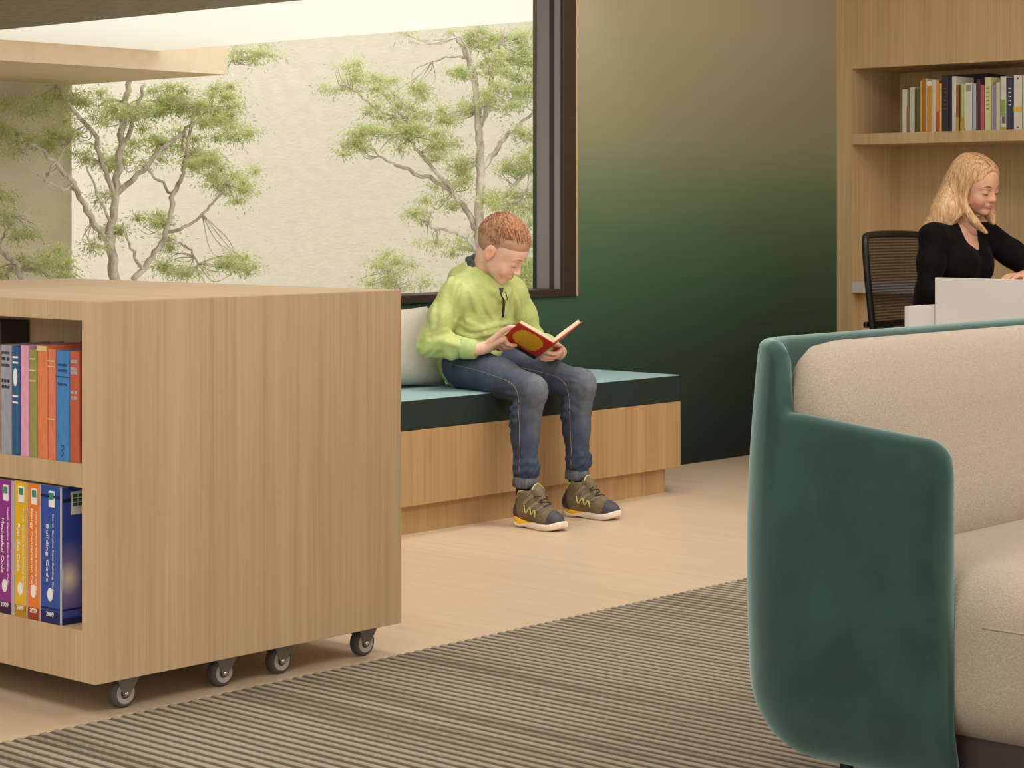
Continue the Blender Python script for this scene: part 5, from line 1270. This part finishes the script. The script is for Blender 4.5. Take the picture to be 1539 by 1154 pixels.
# ================================================================== the book he holds
RB = thing('open_book', 'open red hardback with a yellow panel held by the boy', 'book', tuple(bC))
RED = mat('red_cover', lin(196, 36, 24), lin(208, 50, 30), scale=(60, 60, 60), rough=0.5); YEB = mat('yellow_panel', lin(236, 186, 34), lin(222, 168, 28), scale=(90, 90, 90), rough=0.5); BLK = mat('black_cover_print', lin(30, 20, 22), rough=0.5)
def slab(name, pf, a0, a1, b0, b1, h0, h1, m, parent=RB, pts=None):
    if pts is None: pts = [(a0, b0), (a1, b0), (a1, b1), (a0, b1)]
    n = len(pts); V = [pf(a, b, h0) for a, b in pts] + [pf(a, b, h1) for a, b in pts]
    Fc = [tuple(range(n)), tuple(range(n, 2 * n))[::-1]] + [(i, (i + 1) % n, n + (i + 1) % n, n + i) for i in range(n)]
    bm = bmesh.new(); vs = [bm.verts.new(v) for v in V]
    for f in Fc: bm.faces.new([vs[i] for i in f])
    return bm_obj(name, bm, m, parent)
cL = slab('front_board', PL, -0.01, 1.01, 0.0, 1.02, 0.0, -0.003, RED); cR = slab('back_board', PR, -0.01, 1.01, 0.0, 1.02, 0.0, -0.003, RED)
octp = [(0.20, 0.36), (0.34, 0.18), (0.70, 0.15), (0.88, 0.32), (0.92, 0.62), (0.80, 0.84), (0.46, 0.90), (0.26, 0.74)]
oc = smooth_path(octp + [octp[0]], 6)[:-1]; oc = [(0.55 + (a - 0.55) * (1 + 0.035 * math.sin(i * 2.4)), 0.52 + (b - 0.52) * (1 + 0.035 * math.sin(i * 2.4))) for i, (a, b) in enumerate(oc)]
slab('yellow_panel', PL, 0, 0, 0, 0, 0.0, 0.0007, YEB, cL, oc)
slab('black_panel', PL, -0.008, 0.13, 0.02, 0.98, 0.0, 0.0005, BLK, cL)
V = []
PAG = mat('cream_pages', lin(232, 214, 186), lin(222, 202, 172), scale=(8, 8, 300), rough=0.9)
for pf, nm in ((PL, 'left_pages'), (PR, 'right_pages')):
    bs = np.linspace(0.0, 0.985, 12); hh = [-0.003 - 0.0125 * (math.sin(math.pi * min(1, 0.5 * (b / 0.30))) if b < 0.30 else 1 - 0.10 * (b - 0.3)) for b in bs]
    V = [pf(a, b, h) for a in (0.012, 0.988) for b, h in zip(bs, hh)] + [pf(a, b, -0.003) for a in (0.012, 0.988) for b in bs]; n = len(bs); Fc = []
    for i in range(n - 1):
        Fc += [(i, i + 1, n + i + 1, n + i), (2 * n + i, 3 * n + i, 3 * n + i + 1, 2 * n + i + 1), (i, 2 * n + i, 2 * n + i + 1, i + 1), (n + i, n + i + 1, 3 * n + i + 1, 3 * n + i)]
    Fc.append((n - 1, 3 * n - 1, 4 * n - 1, 2 * n - 1))
    bm = bmesh.new(); vs = [bm.verts.new(v) for v in V]
    for f in Fc: bm.faces.new([vs[i] for i in f])
    bm_obj(nm, bm, PAG, RB)
# ================================================================== the woman at the desk
WO = thing('person', 'blonde woman in a black top working at the white desk', 'person', (7.56, 4.42, 0.50))
SKINW = skin_mat('skin_tan', lin(214, 166, 138), lin(204, 154, 126))
HW = Frame((7.562, 4.288, 1.183), yaw=math.radians(-8), pitch=math.radians(-15), roll=math.radians(5), s=1.02)
wp, wc, wn = np.array((7.56, 4.44, 0.585)), np.array((7.56, 4.395, 0.86)), np.array((7.562, 4.365, 1.045))
wsR, wsL = np.array((7.385, 4.375, 0.985)), np.array((7.735, 4.33, 0.98))
weR, weL = np.array((7.345, 4.375, 0.775)), np.array((7.775, 4.14, 0.835))
wwR, wwL = np.array((7.40, 4.20, 0.690)), np.array((7.420, 3.965, 0.832))
whR, whL = np.array((7.47, 4.36, 0.575)), np.array((7.65, 4.36, 0.575)); wkR, wkL = np.array((7.46, 4.13, 0.575)), np.array((7.66, 4.13, 0.575)); waR, waL = np.array((7.46, 4.16, 0.10)), np.array((7.66, 4.16, 0.10))
F = Field((7.10, 3.78, 0.05), (7.95, 4.60, 1.33), 0.0040)
head(F, HW)
F.cone(HW.p(0, -0.03, -0.05), wn, 0.047, 0.050, 0.02)
F.cone(wn, wc, 0.060, 0.105, 0.04).cone(wc, wp, 0.10, 0.11, 0.04).cone(wn + (0, 0, -0.05), wsR, 0.045, 0.040, 0.03).cone(wn + (0, 0, -0.05), wsL, 0.045, 0.040, 0.03)
F.cone(wn + (-0.02, -0.035, -0.05), wc + (0, -0.045, 0.03), 0.045, 0.085, 0.03)
F.path([wsR, weR, wwR], [0.038, 0.030, 0.023], 0.012).path([wsL, weL, wwL], [0.038, 0.030, 0.023], 0.012)
for h_, k_, a_ in ((whR, wkR, waR), (whL, wkL, waL)): F.path([wp, h_, k_, a_, a_ + (0, -0.10, -0.03)], [0.09, 0.075, 0.05, 0.034, 0.026], 0.02)
for wr, dx, dy in ((wwR, 0.0, -1.0), (wwL, -0.97, 0.20)):
    d = np.array((dx, dy, -0.03)); sd = np.array((-dy, dx, 0.0)); up = np.array((0, 0, 1.0))
    kn = [wr + d * 0.082 + sd * o_ for o_ in (0.030, 0.010, -0.011, -0.031)]; tp = [k_ + d * l_ - up * 0.010 for k_, l_ in zip(kn, (0.066, 0.074, 0.068, 0.052))]
    s_ = 1 if wr is wwR else -1
    fingers(F, wr, wr + d * 0.045, kn, tp, [wr + d * 0.02 + sd * 0.018, wr + d * 0.045 + sd * 0.045, wr + d * 0.075 + sd * 0.052 - up * 0.004, wr + d * 0.10 + sd * 0.048 - up * 0.008], up, 0.0082, 0.25)
field_obj('body', F, SKINW, WO, relax=1, color=lambda V: head_tint(V, HW, lips=(0.86, 0.50, 0.50), blush=(1.0, 0.88, 0.84)))
lids(HW, WO, mat('lash_dark', lin(40, 28, 24), rough=0.6), mat('brow_dark', lin(104, 74, 52), rough=0.7), 0.0013, 0.0016)
BLK2 = mat('black_knit', lin(14, 13, 14), lin(20, 18, 19), scale=(40, 40, 40), rough=0.9, sheen=0.05, bump=0.1, spec=0.1)
def sweater():
    F = Field((7.22, 3.95, 0.50), (7.92, 4.62, 1.09), 0.0055)
    F.cone(wp + (0, 0, 0.02), wc, 0.135, 0.128, 0.05); F.cone(wc + (-0.06, -0.01, 0.03), wc + (0.06, -0.01, 0.03), 0.108, 0.108, 0.04)
    F.ell(wc + (-0.07, -0.095, 0.0), (0.062, 0.05, 0.065), None, 0.04); F.ell(wc + (0.07, -0.095, 0.0), (0.062, 0.05, 0.065), None, 0.04)
    F.cone(wn + (-0.03, 0.004, -0.055), wsR + (0.005, 0, -0.008), 0.060, 0.056, 0.04); F.cone(wn + (0.03, 0, -0.055), wsL + (-0.005, 0, -0.008), 0.060, 0.056, 0.04)
    F.path([wsR + (0, 0, -0.008), (wsR + weR) / 2, weR, weR * 0.2 + wwR * 0.8], [0.058, 0.054, 0.046, 0.036], 0.02); F.path([wsL + (0, 0, -0.008), (wsL + weL) / 2 + (0.01, 0, 0), weL, weL * 0.3 + wwL * 0.7], [0.058, 0.054, 0.048, 0.036], 0.02)
    F.cone(wn + (0, 0.0, -0.035), wn + (0, -0.02, 0.06), 0.058, 0.07, 0.006, True)            # neck opening and the V
    F.path([wn + (0, -0.075, -0.01), wn + (0, -0.125, -0.07), wn + (0, -0.150, -0.135)], [0.062, 0.046, 0.012], 0.004, True)
    return field_obj('top', F, BLK2, WO, relax=2, disp=lambda V: 0.002 * np.sin(45 * V[:, 2] + 30 * V[:, 0]), label='black knit top with a V neck')
sweater()
F = Field((7.30, 3.98, 0.04), (7.82, 4.62, 0.72), 0.007)
F.ell(wp, (0.17, 0.13, 0.10), None, 0.03)
for h_, k_, a_ in ((whR, wkR, waR), (whL, wkL, waL)): F.path([h_, k_, a_], [0.088, 0.068, 0.048], 0.03)
field_obj('trousers', F, mat('charcoal_trousers', lin(40, 40, 44), rough=0.85), WO, relax=1)
for a_ in (waR, waL):
    F = Field(a_ - (0.08, 0.22, 0.10), a_ + (0.08, 0.10, 0.06), 0.005); F.path([a_ + (0, 0.03, -0.062), a_ + (0, -0.06, -0.066), a_ + (0, -0.13, -0.074)], [0.035, 0.034, 0.024], 0.02).cone(a_, a_ + (0, 0.01, -0.05), 0.036, 0.034, 0.02)
    sl, g = F._win(F.lo, F.lo + F.n * F.v); F.a = np.maximum(F.a, (0.001 - g[2]).astype(np.float32) + 0 * F.a); field_obj('shoe', F, BLACKP, WO, relax=1)
def long_hair():
    HB = mat('blonde_hair', lin(160, 112, 70), lin(224, 186, 140), scale=(160, 160, 16), rough=0.4, spec=0.5, detail=3, lo=0.3, hi=0.7)
    fr = HW; s = fr.s
    F = Field(fr.o - (0.26, 0.22, 0.36), fr.o + (0.22, 0.30, 0.17), 0.0045)
    E = lambda c, r, k=0.01, sub=False: F.ell(fr.p(*c), np.array(r) * s, fr.M, k * s, sub)
    E((0, -0.022, 0.034), (0.084, 0.100, 0.090)); E((0, 0.020, 0.050), (0.074, 0.062, 0.056), 0.02)
    b = fr.o
    F.path([fr.p(-0.045, -0.06, -0.01), b + (-0.085, 0.085, -0.10), b + (-0.125, 0.125, -0.19), b + (-0.160, 0.135, -0.29)], [0.055, 0.060, 0.046, 0.018], 0.03)
    F.path([fr.p(0.03, -0.07, -0.02), b + (0.02, 0.115, -0.12), b + (0.0, 0.16, -0.22)], [0.055, 0.055, 0.035], 0.04)
    F.path([fr.p(-0.074, 0.005, 0.0), fr.p(-0.080, 0.012, -0.06), b + (-0.066, -0.035, -0.145), b + (-0.040, -0.072, -0.19)], [0.018, 0.018, 0.014, 0.007], 0.02)
    F.path([fr.p(0.074, 0.005, 0.0), fr.p(0.080, 0.012, -0.06), b + (0.070, -0.03, -0.12), b + (0.055, -0.05, -0.15)], [0.018, 0.020, 0.018, 0.010], 0.02)
    E((0, 0.105, -0.040), (0.062, 0.062, 0.085), 0.006, True); E((0, 0.088, 0.030), (0.050, 0.036, 0.048), 0.008, True)
    h = field_obj('hair', F, HB, WO, relax=2, label='long blonde hair')
    g = np.random.default_rng(8); V0 = [v.co.copy() for v in h.data.vertices]; me = h.data
    bv = BVHTree.FromPolygons([tuple(v) for v in V0], [tuple(p.vertices) for p in me.polygons]); mi = chain(WO); mw = mi.inverted()
    lines, rad = [], []
    for _ in range(620):
        side = g.choice((-1, 1), p=(0.66, 0.34)); a = g.uniform(-0.05, 1.0)              # 0 = beside the face, 1 = behind
        ex = fr.p(side * 0.010, 0.075 - 0.15 * a, 0.112)
        P1 = fr.p(side * (0.070 - 0.01 * a), 0.052 - 0.125 * a, 0.060); P2 = fr.p(side * (0.082 - 0.03 * a), 0.030 - 0.125 * a, -0.030)
        if side < 0:
            P3 = b + np.array((-0.085 - 0.02 * a, -0.03 + 0.14 * a, -0.12)); P4 = (b + np.array((-0.040, -0.072, -0.19))) * (1 - a) + (b + np.array((-0.160, 0.14, -0.28 + 0.05 * g.uniform(-1, 1)))) * a if a < 0.25 or a > 0.6 else b + np.array((-0.13, 0.10, -0.17))
        else:
            P3 = b + np.array((0.085 - 0.06 * a, -0.02 + 0.13 * a, -0.10)); P4 = b + np.array((0.06 - 0.05 * a, -0.045 + 0.19 * a, -0.15 - 0.05 * a))
        Q = smooth_path([ex, P1, P2, P3, P4], 5); L_ = []
        for q in Q:
            q = q + g.normal(0, 0.0016, 3); lc, no, _, _ = bv.find_nearest(mi @ Vector(q)); L_.append(np.array(mw @ (lc + no * g.uniform(0.0005, 0.003))))
        L_ = np.array(L_); L_[1:-1] = (L_[:-2] + 2 * L_[1:-1] + L_[2:]) / 4
        lines.append(L_); rad.append(g.uniform(0.0010, 0.0022))
    strands('locks', lines, rad, HB, h, 4)
long_hair()
nk = [wn + np.array((0.045 * math.sin(a), -0.050 * math.cos(a) - 0.012, -0.012 - 0.055 * max(0, math.cos(a)) ** 1.5)) for a in np.linspace(-1.5, 1.5, 18)]
bo = [o for o in WO.children if o.name.startswith('body')][0]
bpy.context.view_layer.update()
tube('necklace', drape(bo, nk, 0.001, 2), 0.0011, mat('gold_chain', lin(226, 196, 130), rough=0.25, metal=1.0), WO, 5)
